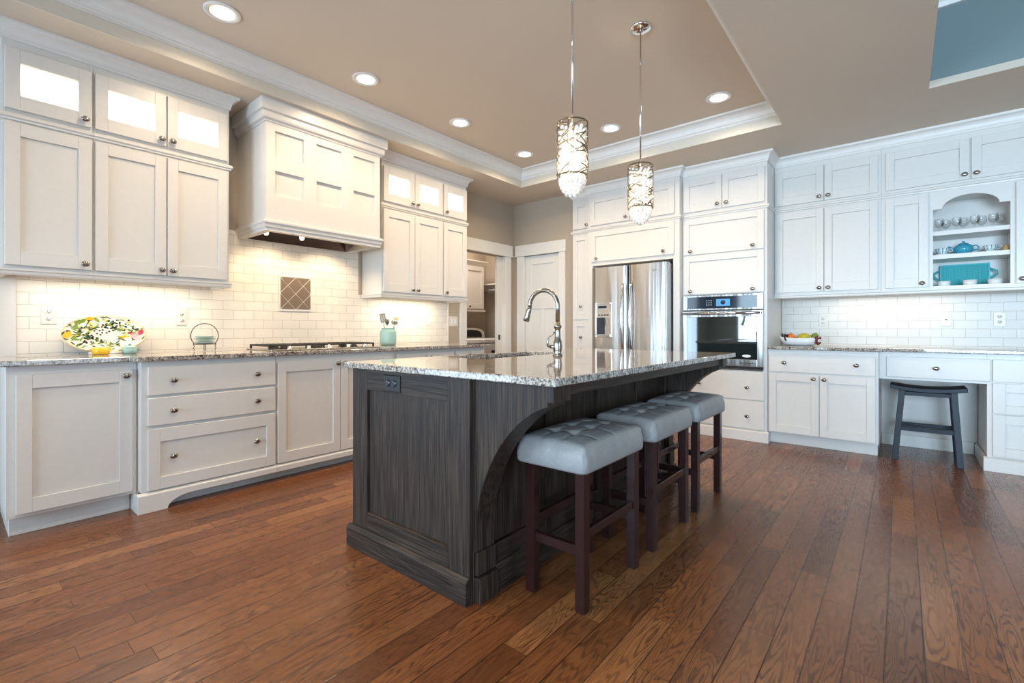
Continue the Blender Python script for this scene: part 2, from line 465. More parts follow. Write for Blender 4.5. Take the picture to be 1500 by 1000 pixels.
# rear wall with two windows
g = Geo(); RY = -3.5
xs = [LX, -3.3, -1.4, .4, 2.6, RX]
for x0, x1 in ((LX, -3.3), (-1.4, .4), (2.6, RX)): g.box(x0, x1, RY - .12, RY, 0, zt)
for x0, x1 in ((-3.3, -1.4), (.4, 2.6)): g.box(x0, x1, RY - .12, RY, 0, .6); g.box(x0, x1, RY - .12, RY, 2.3, zt)
struct(g.make('wall_rear', 'wall_greige'))
def window(n, T, u0, u1, v0, v1, mull=2):
    g = Geo(T); f = .06
    g.box(u0, u1, 0, .05, v0, v0 + f); g.box(u0, u1, 0, .05, v1 - f, v1)
    for k in range(mull + 1):
        uc = u0 + f / 2 + (u1 - u0 - f) * k / mull; g.box(uc - f / 2, uc + f / 2, 0, .05, v0 + f, v1 - f)
    o = struct(g.make('window_%d' % n, 'trim_white'))
    return o
window(1, lambda u, d, v: (u, RY - .06 + d, v), -3.3, -1.4, .6, 2.3)
window(2, lambda u, d, v: (u, RY - .06 + d, v), .4, 2.6, .6, 2.3)
window(3, lambda u, d, v: (RX + .06 - d, u, v), -.1, 2.5, .6, 2.4, 3)
window(4, lambda u, d, v: (LX - .09 + d, u, v), -2.55, -.65, 0.0, 2.1, 2)

# laundry room shell beyond the doorway
g = Geo(); g.box(-5.57, -5.45, 3.2, 6.0, 0, zt); struct(g.make('wall_laundry_left', 'wall_greige'))
g = Geo(); g.box(-5.57, -4.22, 5.9, 6.02, 0, zt); struct(g.make('wall_laundry_back', 'wall_greige'))
g = Geo(); g.box(-5.57, -4.22, 3.08, 3.2, 0, zt); struct(g.make('wall_laundry_front', 'wall_greige'))
g = Geo(); g.box(-4.22, -4.10, DY + .12, 5.9, 0, zt); struct(g.make('wall_laundry_right', 'wall_greige'))
# backsplash tile skins
g = Geo(); e = .008
g.prism([(.29, .916), (3.77, .916), (3.77, 1.41), (2.60, 1.41), (2.60, 1.86), (1.345, 1.86), (1.345, 1.41), (.29, 1.41)], LX, LX + e, axis=0)
struct(g.make('wall_backsplash_left', 'tile_left'))
struct(Geo().box(.27, .289, 0, 0, 0, 0).make('x', 'trim_white')) if False else None
g = Geo(); g.box(LX, LX + .010, 3.77, 3.79, .916, 1.41); struct(g.make('trim_3', 'trim_white'))
g = Geo(); g.box(LX, LX + .012, .21, .289, .916, 1.41); struct(g.make('trim_4', 'white_paint'))
g = Geo(); g.box(-.972, 1.02, BY - e, BY, .916, 1.41); struct(g.make('wall_backsplash_right', 'tile_right'))

# door casings
def casing(n, T, u0, u1, top, headtop, w0, w1, hu0, hu1):
    g = Geo(T)
    g.box(u0 - w0, u0, 0, .018, 0, top); g.box(u1, u1 + w1, 0, .018, 0, top)
    g.box(u0, u0 + .012, -.10, .018, 0, top); g.box(u1 - .012, u1, -.10, .018, 0, top)
    g.box(hu0 - .0, hu1 + .0, 0, .028, top, top + .014); g.box(hu0 + .01, hu1 - .01, 0, .021, top + .014, headtop)
    return struct(g.make('trim_%d' % n, 'trim_white', bevel=.002))
casing(5, TL(LX), 4.07, 4.82, 2.045, 2.2, .10, .11, 3.95, 4.968)
casing(6, TB(DY), -3.92, -3.34, 2.05, 2.2, .11, .085, -4.07, -3.235)
# pocket door edge
g = Geo(); g.box(LX - .078, LX - .042, 4.70, 4.818, .01, 2.04)
pd = struct(g.make('door_1', 'trim_white', bevel=.002))
Geo().box(LX - .0425, LX - .040, 4.73, 4.765, .93, 1.0).make('latch', 'black_plastic', pd)
# pantry door
g = Geo(TB(DY + .03)); T = g.T
u0, u1 = -3.905, -3.355
def rails(g, u0, u1, v0, v1, hs, vs, d0, d1):
    """hs: list of (v0,v1) horizontal rails; vs: list of (u0,u1,v0,v1) stiles"""
    for a, b in hs: g.box(u0, u1, d0, d1, a, b)
    for a, b, c, d in vs: g.box(a, b, d0, d1, c, d)
g.box(u0, u1, -.012, 0, .01, 2.045)
rails(g, u0 + .1, u1 - .1, 0, 2.05, [(.01, .22), (1.34, 1.50), (1.93, 2.045)], [(u0, u0 + .1, .01, 2.045), (u1 - .1, u1, .01, 2.045), (-3.66, -3.60, .22, 1.34)], 0, .012)
dr = struct(g.make('door_2', 'trim_white', bevel=.003))
# tiny hinge-side shadow gap is given by the casing reveal
# baseboard in knee space and along back wall
g = Geo(); g.box(-.145, .478, BY - .015, BY, 0, .105); struct(g.make('baseboard_back', 'trim_white', bevel=.003))

# ------------------------------------------------------------------ cabinet kit
def knob(T, u, v, d, parent, name='knob'):
    g = Geo(T)
    prof = [(.0001, .027), (.007, .0265), (.0125, .0235), (.0155, .0195), (.0145, .0165), (.008, .0135), (.0055, .010), (.006, .003), (.009, 0)]
    g.lathe([(r * 1.18, h * 1.08 + d) for r, h in prof], (u, 0, v), axis=1, seg=18, sx=1.12, sy=.92)
    return g.make(name, 'nickel', parent)
def shaker(T, u0, u1, v0, v1, parent, sw=.06, rt=.072, rb=.075, th=.02, glass=False, mat='white_paint', name='door'):
    g = Geo(T)
    g.box(u0, u0 + sw, 0.001, th, v0, v1); g.box(u1 - sw, u1, 0.001, th, v0, v1)
    g.box(u0 + sw, u1 - sw, 0.001, th, v0, v0 + rb); g.box(u0 + sw, u1 - sw, 0.001, th, v1 - rt, v1)
    if not glass: g.box(u0 + sw, u1 - sw, .002, .009, v0 + rb, v1 - rt)
    o = g.make(name, mat, parent, bevel=.0018)
    if glass:
        Geo(T).box(u0 + sw, u1 - sw, .008, .012, v0 + rb, v1 - rt).make('glass_pane', 'thin_glass', o)
    return o
def slabfront(T, u0, u1, v0, v1, parent, th=.02, name='drawer'):
    return Geo(T).box(u0, u1, .001, th, v0, v1).make(name, 'white_paint', parent, bevel=.0022)
def part(g, name, parent, mat='white_paint', bevel=.0015): return g.make(name, mat, parent, bevel=bevel)

CT0, CT1 = .888, .916
GB = 'white base cabinets under the left counter'
# --- left base A
X = -3.505; T = TL(X)
c = thing('base_cabinet', 'single-door white base cabinet at the far left end of the range wall', 'cabinet', (X, .48, 0))
part(Geo(T).box(.21, .744, LG - X, 0, .105, CT0), 'carcass', c)
part(Geo(T).box(.225, .724, LG - X, -.068, 0, .105), 'toe_kick', c)
d = shaker(T, .245, .72, .126, .841, c); knob(T, .69, .806, .02, d)
# --- left base B : drawers + two doors, furniture foot
X = -3.425; T = TL(X)
c = thing('base_cabinet', 'white three-drawer base cabinet with an arched bracket foot below the plates', 'cabinet', (X, 1.13, 0))
part(Geo(T).box(.746, 1.514, LG - X, 0, .118, CT0), 'carcass', c)
for v0, v1 in ((.686, .853), (.505, .669)):
    d = slabfront(T, .775, 1.506, v0, v1, c)
    for u in (.90, 1.38): knob(T, u, (v0 + v1) / 2, .02, d)
d = shaker(T, .775, 1.506, .124, .485, c, rt=.079, rb=.072, name='drawer')
for u in (.90, 1.38): knob(T, u, .31, .009, d)
def footpoly(y0, y1, left, right, top=.104, low=.068):
    P = [(y0, top)]
    if left: P += [(y0, 0), (y0 + .145, 0)] + [(y0 + .145 + .13 * (1 - math.cos(t * PI / 16)), low * math.sin(t * PI / 16)) for t in range(1, 9)]
    else: P += [(y0, low)]
    if right: P += [(y1 - .145 - .13 * (1 - math.cos(t * PI / 16)), low * math.sin(t * PI / 16)) for t in range(8, 0, -1)] + [(y1 - .145, 0), (y1, 0)]
    else: P += [(y1, low)]
    return P + [(y1, top)]
g = Geo(); g.prism(footpoly(.726, 1.514, True, False), X, X + .024, axis=0)
g.prism([(X, .104), (X + .024, .104), (X + .006, .118), (X, .118)], .726, 1.514, axis=1)
g.box(-3.572, X, .7265, .7445, 0, .104)
part(g, 'bracket_foot', c)
part(Geo().box(LG, X - .07, .746, 1.514, 0, .117), 'toe_kick', c)
c = thing('base_cabinet', 'white two-door base cabinet under the cooktop, partly behind the island', 'cabinet', (X, 2.0, 0))
part(Geo(T).box(1.516, 2.530, LG - X, 0, .118, CT0), 'carcass', c)
d = shaker(T, 1.522, 2.004, .124, .84, c); knob(T, 1.976, .809, .02, d)
d = shaker(T, 2.010, 2.492, .124, .84, c); knob(T, 2.04, .809, .02, d)
g = Geo(); g.prism(footpoly(1.516, 2.530, False, True), X, X + .024, axis=0)
g.prism([(X, .104), (X + .024, .104), (X + .006, .118), (X, .118)], 1.516, 2.530, axis=1)
part(g, 'bracket_foot', c)
part(Geo().box(LG, X - .07, 1.516, 2.530, 0, .117), 'toe_kick', c)
X = -3.445; T = TL(X)
c = thing('base_cabinet', 'white end base cabinet of the range wall, mostly hidden behind the island top', 'cabinet', (X, 3.1, 0))
part(Geo(T).box(2.532, 3.69, LG - X, 0, .105, CT0), 'carcass', c)
part(Geo(T).box(2.532, 3.69, LG - X, -.07, 0, .105), 'toe_kick', c)
for u0, u1, k in ((2.56, 2.90, 2.87), (2.905, 3.245, 2.935), (3.275, 3.475, 3.455), (3.48, 3.68, None)):
    d = shaker(T, u0, u1, .124, .855, c)
    if k: knob(T, k, .81, .02, d)
# --- left countertop
g = Geo(); xb = LX + .0005
g.prism([(xb, .18), (-3.465, .18), (-3.465, .70), (-3.385, .725), (-3.385, 3.737), (xb, 3.737)], CT0, CT1)
tag(g.make('countertop', 'granite', bevel=.004, seg=2), 'long speckled granite countertop along the range wall', 'countertop')
# --- left wall cabinets
Z0, Z1, ZW0, ZW1, ZT = 1.412, 2.226, 2.226, 2.262, 2.70
railp = lambda: [(0, 1.376), (.008, 1.376), (.012, 1.384), (.012, 1.396), (.018, 1.402), (.018, 1.412), (-.018, 1.412), (-.018, 1.376)]
waistp = lambda: [(0, ZW0), (.010, ZW0), (.012, ZW0 + .010), (.020, ZW0 + .016), (.020, ZW0 + .030), (.014, ZW1), (0, ZW1)]
def glassbox(T, u0, u1, dep, div=None, parent=None):
    g = Geo(T); a, b = ZW1, ZT
    g.box(u0, u0 + .016, -dep, -.0, a, b); g.box(u1 - .016, u1, -dep, -.0, a, b)
    g.box(u0 + .016, u1 - .016, -dep, 0, b - .018, b); g.box(u0 + .016, u1 - .016, -dep, 0, a, a + .016); g.box(u0 + .016, u1 - .016, -dep, -dep + .01, a + .016, b - .018)
    # face frame
    g.box(u0, u1, 0.0, .0005, a, a + .02) if False else None
    g.box(u0 + .016, u1 - .016, -.016, 0, 2.60, b - .018); g.box(u0 + .016, u1 - .016, -.016, 0, a + .016, 2.298)
    for q0, q1 in div: g.box(q0, q1, -.016, 0, 2.298, 2.60)
    return part(g, 'display_box', parent)
def cab_light(T, uc, v, dep, size, power):
    p = T(uc, -dep / 2, v)
    area('cabinet_lamp', p, size, power, (1, .88, .72))
def upper(label, X, u0, u1, doors, knobs, ends, gb=None):
    T = TL(X); dep = X - LX - .009
    c = thing('wall_cabinet', label, 'cabinet', (X, (u0 + u1) / 2, Z0), None)
    part(Geo(T).box(u0, u1, -dep, 0, Z0, Z1), 'carcass', c)
    part(Geo(T).box(u0, u1, -dep, 0, ZW0 + .0002, ZW1 - .0002), 'rail_panel', c)
    dv = [(u0 + .016, u0 + .03), (u1 - .03, u1 - .016)] + [((doors[i][1] + doors[i + 1][0]) / 2 - .012, (doors[i][1] + doors[i + 1][0]) / 2 + .012) for i in range(len(doors) - 1)]
    glassbox(T, u0, u1, dep, dv, c)
    for i, (a, b) in enumerate(doors):
        d = shaker(T, a, b, 1.43, 2.212, c, rb=.081); knob(T, knobs[i], 1.463, .02, d)
        d = shaker(T, a, b, 2.285, 2.62, c, rt=.077, rb=.080, glass=True, name='glass_door'); knob(T, knobs[i], 2.323, .02, d)
    lo, hi = ends
    path = ([(LX + .012, u0)] if lo else []) + [(X, u0), (X, u1)] + ([(LX + .012, u1)] if hi else [])
    part(Geo().sweep(path, waistp(), side=1), 'waist_molding', c, bevel=0)
    part(Geo().sweep(path, railp(), side=1), 'light_rail', c, bevel=0)
    cab_light(T, (u0 + u1) / 2, ZT - .03, dep, (dep * .6, (u1 - u0) * .7), 9 * (u1 - u0))
    return c
UX = -3.77
upper('single-door white wall cabinet at the far left, lit glass door above', UX, .21, .5875, [(.222, .580)], [.548], (True, False))
upper('double-door white wall cabinet just left of the range hood, two lit glass doors on top', UX, .5885, 1.335, [(.596, .952), (.960, 1.320)], [.925, .986], (False, True))
upper('white wall cabinet right of the range hood with two doors and lit glass doors above', UX, 2.64, 3.4, [(2.652, 3.018), (3.024, 3.392)], [2.988, 3.052], (True, False))
upper('narrow white wall cabinet beside the laundry doorway with one lit glass door', UX, 3.401, 3.76, [(3.408, 3.750)], [3.44], (False, True))
crownp = lambda d=.055: [(0, 2.665), (.010, 2.665), (.010, 2.682), (.014, 2.686)] + [(.014 + (d - .018) * (1 - math.cos(t * PI / 12)), 2.686 + .05 * math.sin(t * PI / 12)) for t in range(1, 7)] + [(d, 2.740), (d, H - .0005), (0, H - .0005)]
def crown(n, path): return struct(Geo().sweep(path, crownp(), side=1).make('trim_%d' % n, 'crown_white'))
crown(7, [(LX + .001, .21), (UX, .21), (UX, 1.335), (LX + .001, 1.335)])
crown(8, [(LX + .001, 2.64), (UX, 2.64), (UX, 3.76), (LX + .001, 3.76)])
# under cabinet lights
def uclight(label, T, u0, u1, d0, v, power, hor):
    c = thing('under_cabinet_light', label, 'light', T((u0 + u1) / 2, d0, v))
    part(Geo(T).box(u0, u1, d0 - .03, d0 + .03, v - .018, v), 'housing', c, 'white_plastic')
    Geo(T).box(u0 + .01, u1 - .01, d0 - .02, d0 + .02, v - .021, v - .0181).make('lens', 'strip_lens', c)
    p = T((u0 + u1) / 2, d0, v - .024)
    L = u1 - u0 - .04
    area('under_cabinet_lamp', p, (.035, L) if hor == 'y' else (L, .035), power, (1, .86, .68))
uclight('slim light under the far left wall cabinets', TL(LX), .32, 1.22, .20, Z0 - .001, 4.4, 'y')
uclight('slim light under the wall cabinets above the utensil crock', TL(LX), 2.74, 3.55, .20, Z0 - .001, 4.6, 'y')
uclight('slim light under the back wall cabinets above the desk counter', TB(BY), -.55, .35, .20, Z0 - .001, 1.6, 'x')

# glasses just visible inside the lit cabinet
for k, (yy, hh, nm) in enumerate(((2.76, .13, 'leftmost'), (2.83, .10, 'middle'), (2.90, .12, 'rightmost'))):
    g = Geo(); g.lathe([(.028, 0), (.033, hh), (.030, hh), (.026, .006), (.0001, .006)], (-3.93, yy, ZW1 + .0161), seg=20)
    tag(g.make('tumbler', 'ceramic_yellow' if k == 1 else 'thin_glass'), {0: 'clear tumbler at the left in the lit glass cabinet beside the hood', 1: 'yellow tumbler in the lit glass cabinet beside the hood', 2: 'clear tumbler right of the yellow one in the lit glass cabinet'}[k], 'glass')

# ------------------------------------------------------------------ range hood
c = thing('range_hood', 'white paneled wood range hood with two rows of recessed squares', 'range hood', (-3.85, 2.0, 1.80))
hx, y0, y1, zb, ztp = -3.58, 1.515, 2.49, 1.862, 2.74
g = Geo()
g.box(LX + .001, hx - .02, y0, y0 + .02, zb, ztp); part(g, 'side_panel', c)
part(Geo().box(LX + .001, hx - .02, y1 - .02, y1, zb, ztp), 'side_panel', c)
g = Geo(TL(hx - .02)); cols = [(1.58, 1.80), (1.90, 2.12), (2.23, 2.44)]; rws = [(2.068, 2.250), (2.363, 2.545)]
us = [y0] + [q for cc in cols for q in cc] + [y1]
for k in range(0, len(us), 2): g.box(us[k], us[k + 1], 0, .02, zb, ztp)
for a_, b_ in cols:
    g.box(a_, b_, 0, .02, zb, rws[0][0]); g.box(a_, b_, 0, .02, rws[0][1], rws[1][0]); g.box(a_, b_, 0, .02, rws[1][1], ztp)
    for r0, r1 in rws: g.box(a_, b_, 0, .004, r0, r1)
part(g, 'front_panel', c, bevel=.0)
path = [(LX + .012, y0), (hx, y0), (hx, y1), (LX + .012, y1)]
g = Geo(); g.sweep(path, [(-.05, 1.800), (.004, 1.800), (.004, 1.822), (.012, 1.828), (.014, 1.850), (.022, 1.858), (.022, 1.872), (.010, 1.880), (-.05, 1.880)], side=1)
part(g, 'bottom_molding', c, bevel=0)
g = Geo(); g.box(LX + .013, LX + .05, y0 + .05, y1 - .05, 1.80, 1.88); part(g, 'back_rail', c)
g = Geo(); g.sweep(path, [(0, 2.600), (.006, 2.600), (.010, 2.612), (.026, 2.620), (.030, 2.632), (.030, 2.662), (.036, 2.668), (.048, 2.672), (.048, H - .001), (0, H - .001)], side=1)
part(g, 'cornice', c, bevel=0)
# stainless insert: sloping tray
xa, xb_, ya, yb = LX + .052, hx - .052, y0 + .052, y1 - .052
g = Geo(); top = 1.93; ins = .05
A = [(xa, ya), (xb_, ya), (xb_, yb), (xa, yb)]; B = [(xa + ins, ya + ins), (xb_ - .01, ya + ins), (xb_ - .01, yb - ins), (xa + ins, yb - ins)]
va = [g.v((*p, 1.801)) for p in A]; vb = [g.v((*p, top)) for p in B]
for i in range(4): g.f([va[i], va[(i + 1) % 4], vb[(i + 1) % 4], vb[i]])
g.f(vb)
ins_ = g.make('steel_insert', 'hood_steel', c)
q = ins_.modifiers.new('sol', 'SOLIDIFY'); q.thickness = .003; q.offset = 1
for yy in (1.60, 1.882):
    lp = Geo().lathe([(.024, 1.926), (.024, 1.872), (.020, 1.870), (.0001, 1.870)], (-3.78, yy, 0), seg=24).make('lamp_socket', 'chrome', ins_)
    Geo().lathe([(.014, 1.8695), (.018, 1.855), (.018, 1.815), (.012, 1.803), (.0001, 1.802)], (-3.78, yy, 0), seg=20).make('bulb', 'lamp_bulb', lp)
for yy in (1.74, 2.22):
    l = bpy.data.lights.new('hood_lamp', 'SPOT'); l.energy = 16; l.color = WARM; l.spot_size = math.radians(120); l.spot_blend = .6; l.shadow_soft_size = .02
    o = bpy.data.objects.new('hood_lamp', l); COL.objects.link(o); o.location = (-3.76, yy, 1.88); o.rotation_euler = (0, math.radians(14), 0)
# decorative inset
c = thing('tile_inset', 'brown diamond tile square with pale grout set in the backsplash over the cooktop', 'tile inset', (LX + .009, 1.98, 1.385))
T = TL(LX + .0085); u0, u1, v0, v1 = 1.845, 2.115, 1.245, 1.525
part(Geo(T).box(u0, u1, 0, .003, v0, v1), 'grout_bed', c, 'trim_white', 0)
g = Geo(T)
import itertools
cu, cv, n = (u0 + u1) / 2, (v0 + v1) / 2, 4
hw, hh = (u1 - u0) / 2, (v1 - v0) / 2
def clip(poly, ax, val, keep):
    out = []
    for i in range(len(poly)):
        a_, b_ = poly[i], poly[(i + 1) % len(poly)]
        ina, inb = (a_[ax] - val) * keep <= 0, (b_[ax] - val) * keep <= 0
        if ina: out.append(a_)
        if ina != inb:
            t_ = (val - a_[ax]) / (b_[ax] - a_[ax]); out.append((a_[0] + (b_[0] - a_[0]) * t_, a_[1] + (b_[1] - a_[1]) * t_))
    return out
for i in range(-3, 4):
    for j in range(-3, 4):
        if (i + j) % 2 == 0: continue
        mx, my = cu + i * hw / 2, cv + j * hh / 2; a_, b_ = hw / 2 - .004, hh / 2 - .004
        P = [(mx - a_, my), (mx, my - b_), (mx + a_, my), (mx, my + b_)]
        for ax, val, kp in ((0, u0 + .004, -1), (0, u1 - .004, 1), (1, v0 + .004, -1), (1, v1 - .004, 1)):
            P = clip(P, ax, val, kp)
            if not P: break
        if len(P) > 2: g.prism(P, .003, .006, axis=1)
g.make('diamond_tiles', 'brown_tile', c)
part(Geo(T).box(u0 - .014, u0, 0, .007, v0 - .014, v1 + .014).box(u1, u1 + .014, 0, .007, v0 - .014, v1 + .014).box(u0, u1, 0, .007, v0 - .014, v0).box(u0, u1, 0, .007, v1, v1 + .014), 'border', c, 'trim_white')
# ------------------------------------------------------------------ cooktop
c = thing('cooktop', 'stainless gas cooktop with black iron grates under the hood', 'cooktop', (-3.75, 2.0, CT1))
part(Geo().box(-3.97, -3.53, 1.53, 2.46, CT1 + .0005, CT1 + .009), 'tray', c, 'steel', .003)
for k in range(3):
    ya, yb = 1.545 + k * .303, 1.545 + (k + 1) * .303 - .008
    g = Geo()
    for x in (-3.945, -3.615): g.box(x, x + .014, ya, yb, CT1 + .030, CT1 + .042)
    for y in (ya, yb - .012): g.box(-3.945, -3.601, y, y + .012, CT1 + .030, CT1 + .042)
    for i in range(1, 7):
        y = ya + (yb - ya) * i / 7; g.box(-3.93, -3.615, y - .004, y + .004, CT1 + .030, CT1 + .044)
    g.box(-3.79, -3.776, ya, yb, CT1 + .03, CT1 + .042)
    for x in (-3.945, -3.615):
        for y in (ya, yb - .014): g.box(x, x + .014, y, y + .014, CT1 + .009, CT1 + .030)
    part(g, 'grate', c, 'cast_iron')
for x, y, r in ((-3.86, 1.69, .04), (-3.69, 1.69, .03), (-3.78, 2.0, .05), (-3.86, 2.3, .04), (-3.69, 2.3, .03)):
    Geo().lathe([(r, CT1 + .009), (r, CT1 + .018), (r * .7, CT1 + .02), (r * .7, CT1 + .026), (.0001, CT1 + .026)], (x, y, 0)).make('burner', 'cast_iron', c)
for y in (1.68, 1.83, 2.0, 2.17, 2.32):
    Geo().lathe([(.019, CT1 + .009), (.019, CT1 + .014), (.015, CT1 + .016), (.014, CT1 + .034), (.0001, CT1 + .034)], (-3.567, y, 0), seg=20).make('control_knob', 'chrome', c)

# ------------------------------------------------------------------ back wall cabinetry
crown(9, [(-3.12, DY - .001), (-3.12, 4.95), (-2.87, 4.95), (-2.87, 4.89), (-1.78, 4.89), (-1.78, 4.975), (-.98, 4.975), (-.98, 5.29), (1.0, 5.29)])
def waist(path, c): part(Geo().sweep(path, waistp(), side=1), 'waist_molding', c, bevel=0)
# narrow pantry
Y = 4.95; T = TB(Y)
c = thing('pantry_cabinet', 'narrow tall white pantry cabinet between the pantry door and the fridge', 'cabinet', (-3.0, Y, 0))
part(Geo().box(-3.12, -2.871, Y, BY - .001, .1, 2.70), 'carcass', c)
part(Geo().box(-3.12, -2.871, Y + .0, BY - .001, 0, .1), 'plinth', c)
for v0, v1, kv, ku in ((2.285, 2.62, 2.323, -2.91), (1.19, 2.212, 1.35, -2.995), (.12, 1.175, .975, -2.995)):
    d = shaker(T, -3.105, -2.885, v0, v1, c, sw=.055, rt=.07, rb=.07)
    knob(T, ku, kv, .02 if kv > 2 else .009, d)
waist([(-3.12, DY - .001), (-3.12, Y), (-2.892, Y)], c)
# fridge surround
Y = 4.89; T = TB(Y)
c = thing('fridge_cabinet', 'tall white cabinet surrounding and bridging over the refrigerator', 'cabinet', (-2.33, Y, 0))
part(Geo().box(-2.87, -2.805, Y, BY - .001, 0, 2.70), 'side_panel', c)
part(Geo().box(-1.848, -1.781, Y, BY - .001, 0, 2.70), 'side_panel', c)
part(Geo().box(-2.805, -1.848, Y, BY - .001, 1.815, 2.70), 'bridge_box', c)
Geo().box(-2.805, -1.848, BY - .02, BY - .001, 0, 1.815).make('alcove_shade_back', 'dark_gap', c)  # near-black sheet: shade behind the fridge put into its colour
d = shaker(T, -2.835, -2.332, 2.285, 2.62, c); knob(T, -2.375, 2.33, .02, d)
d = shaker(T, -2.326, -1.832, 2.285, 2.62, c); knob(T, -2.285, 2.33, .02, d)
d = shaker(T, -2.822, -1.835, 1.86, 2.215, c, rt=.065, rb=.065); knob(T, -2.745, 1.895, .02, d); knob(T, -1.945, 1.90, .02, d)
waist([(-2.87, 4.928), (-2.87, Y), (-1.781, Y), (-1.781, 4.953)], c)
# oven tower
Y = 4.975; T = TB(Y)
c = thing('oven_cabinet', 'tall white oven tower cabinet with drawers below the wall oven', 'cabinet', (-1.38, Y, 0))
part(Geo().box(-1.779, -.98, Y, BY - .001, 1.424, 2.70), 'upper_box', c)
part(Geo().box(-1.779, -1.745, Y, BY - .001, .105, 1.424), 'side_panel', c)
part(Geo().box(-1.02, -.98, Y, BY - .001, .105, 1.424), 'side_panel', c)
part(Geo().box(-1.745, -1.02, Y, BY - .001, .105, .674), 'lower_box', c)
g = Geo(); g.box(-1.779, -.966, 4.945, BY - .6, 0, .095); g.prism([(4.945, .095), (Y - .006, .106), (Y, .106), (Y, .095)], -1.779, -.966, axis=0)
part(g, 'plinth', c)
d = shaker(T, -1.762, -1.386, 2.285, 2.62, c); knob(T, -1.425, 2.33, .02, d)
d = shaker(T, -1.380, -1.000, 2.285, 2.62, c); knob(T, -1.34, 2.33, .02, d)
d = shaker(T, -1.765, -1.005, 1.841, 2.215, c, rt=.065, rb=.065); knob(T, -1.69, 1.875, .02, d); knob(T, -1.10, 1.88, .02, d)
d = shaker(T, -1.765, -1.005, 1.432, 1.831, c, rt=.062, rb=.055); knob(T, -1.69, 1.463, .02, d); knob(T, -1.10, 1.463, .02, d)
for v0, v1 in ((.395, .662), (.118, .385)):
    d = slabfront(T, -1.765, -1.005, v0, v1, c); knob(T, -1.60, (v0 + v1) / 2, .02, d); knob(T, -1.15, (v0 + v1) / 2 - .015, .02, d)
waist([(-1.757, Y), (-.98, Y), (-.98, 5.268)], c)
# wall cabinets right
Y = 5.29; T = TB(Y); RS = .979
c = thing('wall_cabinet', 'white wall cabinet with four doors between the oven tower and the display niche', 'cabinet', (-.56, Y, Z0))
part(Geo().box(-.978, -.141, Y, BY - .009, Z0, Z1), 'carcass', c)
part(Geo().box(-.978, -.141, Y, BY - .009, Z1 + .0002, 2.70), 'upper_box', c)
for u0, u1, ku in ((-.962, -.566, -.60), (-.560, -.163, -.53)):
    d = shaker(T, u0, u1, 1.43, 2.212, c, rb=.08); knob(T, ku, 1.465, .02, d)
    d = shaker(T, u0, u1, 2.283, 2.615, c); knob(T, ku, 2.323, .02, d)
waist([(-.978, Y), (-.141, Y)], c)
part(Geo().sweep([(-.978, Y), (-.141, Y)], railp(), side=1), 'light_rail', c, bevel=0)
c = thing('hutch_cabinet', 'white wall cabinet with an open arched display niche holding blue dishes', 'cabinet', (.43, Y, Z0))
part(Geo().box(-.14, 1.0, Y, BY - .009, Z1 + .0002, 2.70), 'upper_box', c)
part(Geo().box(-.14, .180, Y, BY - .009, Z0, Z1).box(.672, 1.0, Y, BY - .009, Z0, Z1), 'carcass', c)
part(Geo().box(.180, .672, BY - .02, BY - .009, Z0, Z1).box(.180, .672, Y, BY - .02, Z0, 1.435).box(.18, .672, Y + .02, BY - .02, 2.19, Z1), 'niche_liner', c)
nx0, nx1 = .200, .650
P = [(.180, 1.435), (nx0, 1.435), (nx0, 2.072), (.258, 2.072)] + [(.425 - .167 * math.cos(t * PI / 14) * 1.0, 2.072 + .098 * math.sin(t * PI / 14)) for t in range(1, 14)] + [(.592, 2.072), (nx1, 2.072), (nx1, 1.435), (.672, 1.435), (.672, Z1), (.180, Z1)]
g = Geo(); g.prism(P, Y, Y + .019, axis=1); g.make('arched_frame', 'white_paint', c)
for v0, v1 in ((1.660, 1.697), (1.856, 1.893)):
    part(Geo().box(.181, .671, Y + .020, BY - .021, v0, v1), 'shelf', c)
d = shaker(T, -.112, .170, 1.43, 2.212, c, sw=.06, rb=.08); knob(T, .13, 1.463, .02, d)
d = shaker(T, .678, .978, 1.43, 2.212, c, sw=.06, rb=.08); knob(T, .712, 1.463, .02, d)
d = shaker(T, -.110, .420, 2.283, 2.615, c); knob(T, .39, 2.323, .02, d)
d = shaker(T, .430, .978, 2.283, 2.615, c); knob(T, .46, 2.323, .02, d)
waist([(-.14, Y), (1.0, Y)], c)
part(Geo().sweep([(-.14, Y), (1.0, Y)], railp(), side=1), 'light_rail', c, bevel=0)
# base right
Y = 5.0; T = TB(Y)
c = thing('base_cabinet', 'white base cabinet with one wide drawer over two doors below the fruit bowl', 'cabinet', (-.56, Y, 0))
part(Geo().box(-.978, -.15, Y, BY - .001, .105, CT0), 'carcass', c)
part(Geo().box(-.978, -.158, Y + .072, BY - .001, 0, .105), 'toe_kick', c)
d = slabfront(T, -.968, -.170, .679, .843, c)
for u in (-.84, -.30): knob(T, u, .765, .02, d)
d = shaker(T, -.968, -.570, .117, .665, c, rt=.07, rb=.07); knob(T, -.61, .628, .02, d)
d = shaker(T, -.564, -.170, .117, .665, c, rt=.07, rb=.07); knob(T, -.53, .628, .02, d)
Y = 5.08; T = TB(Y)
c = thing('desk_cabinet', 'white built-in desk with an open knee space and a drawer pedestal', 'desk', (.4, Y, 0))
part(Geo().box(-.149, .50, Y, BY - .001, .657, CT0), 'apron_box', c)
part(Geo().box(.50, 1.0, Y, BY - .001, .105, CT0), 'pedestal', c)
g = Geo(); g.box(.479, 1.0, 5.056, BY - .016, 0, .095); g.prism([(5.056, .095), (Y - .006, .106), (Y, .106), (Y, .095)], .479, 1.0, axis=0)
g.box(.485, .4998, Y, BY - .02, .095, .104)
part(g, 'plinth', c)
d = slabfront(T, -.100, .516, .679, .847, c); knob(T, .21, .762, .02, d)
d = slabfront(T, .528, .98, .679, .847, c)
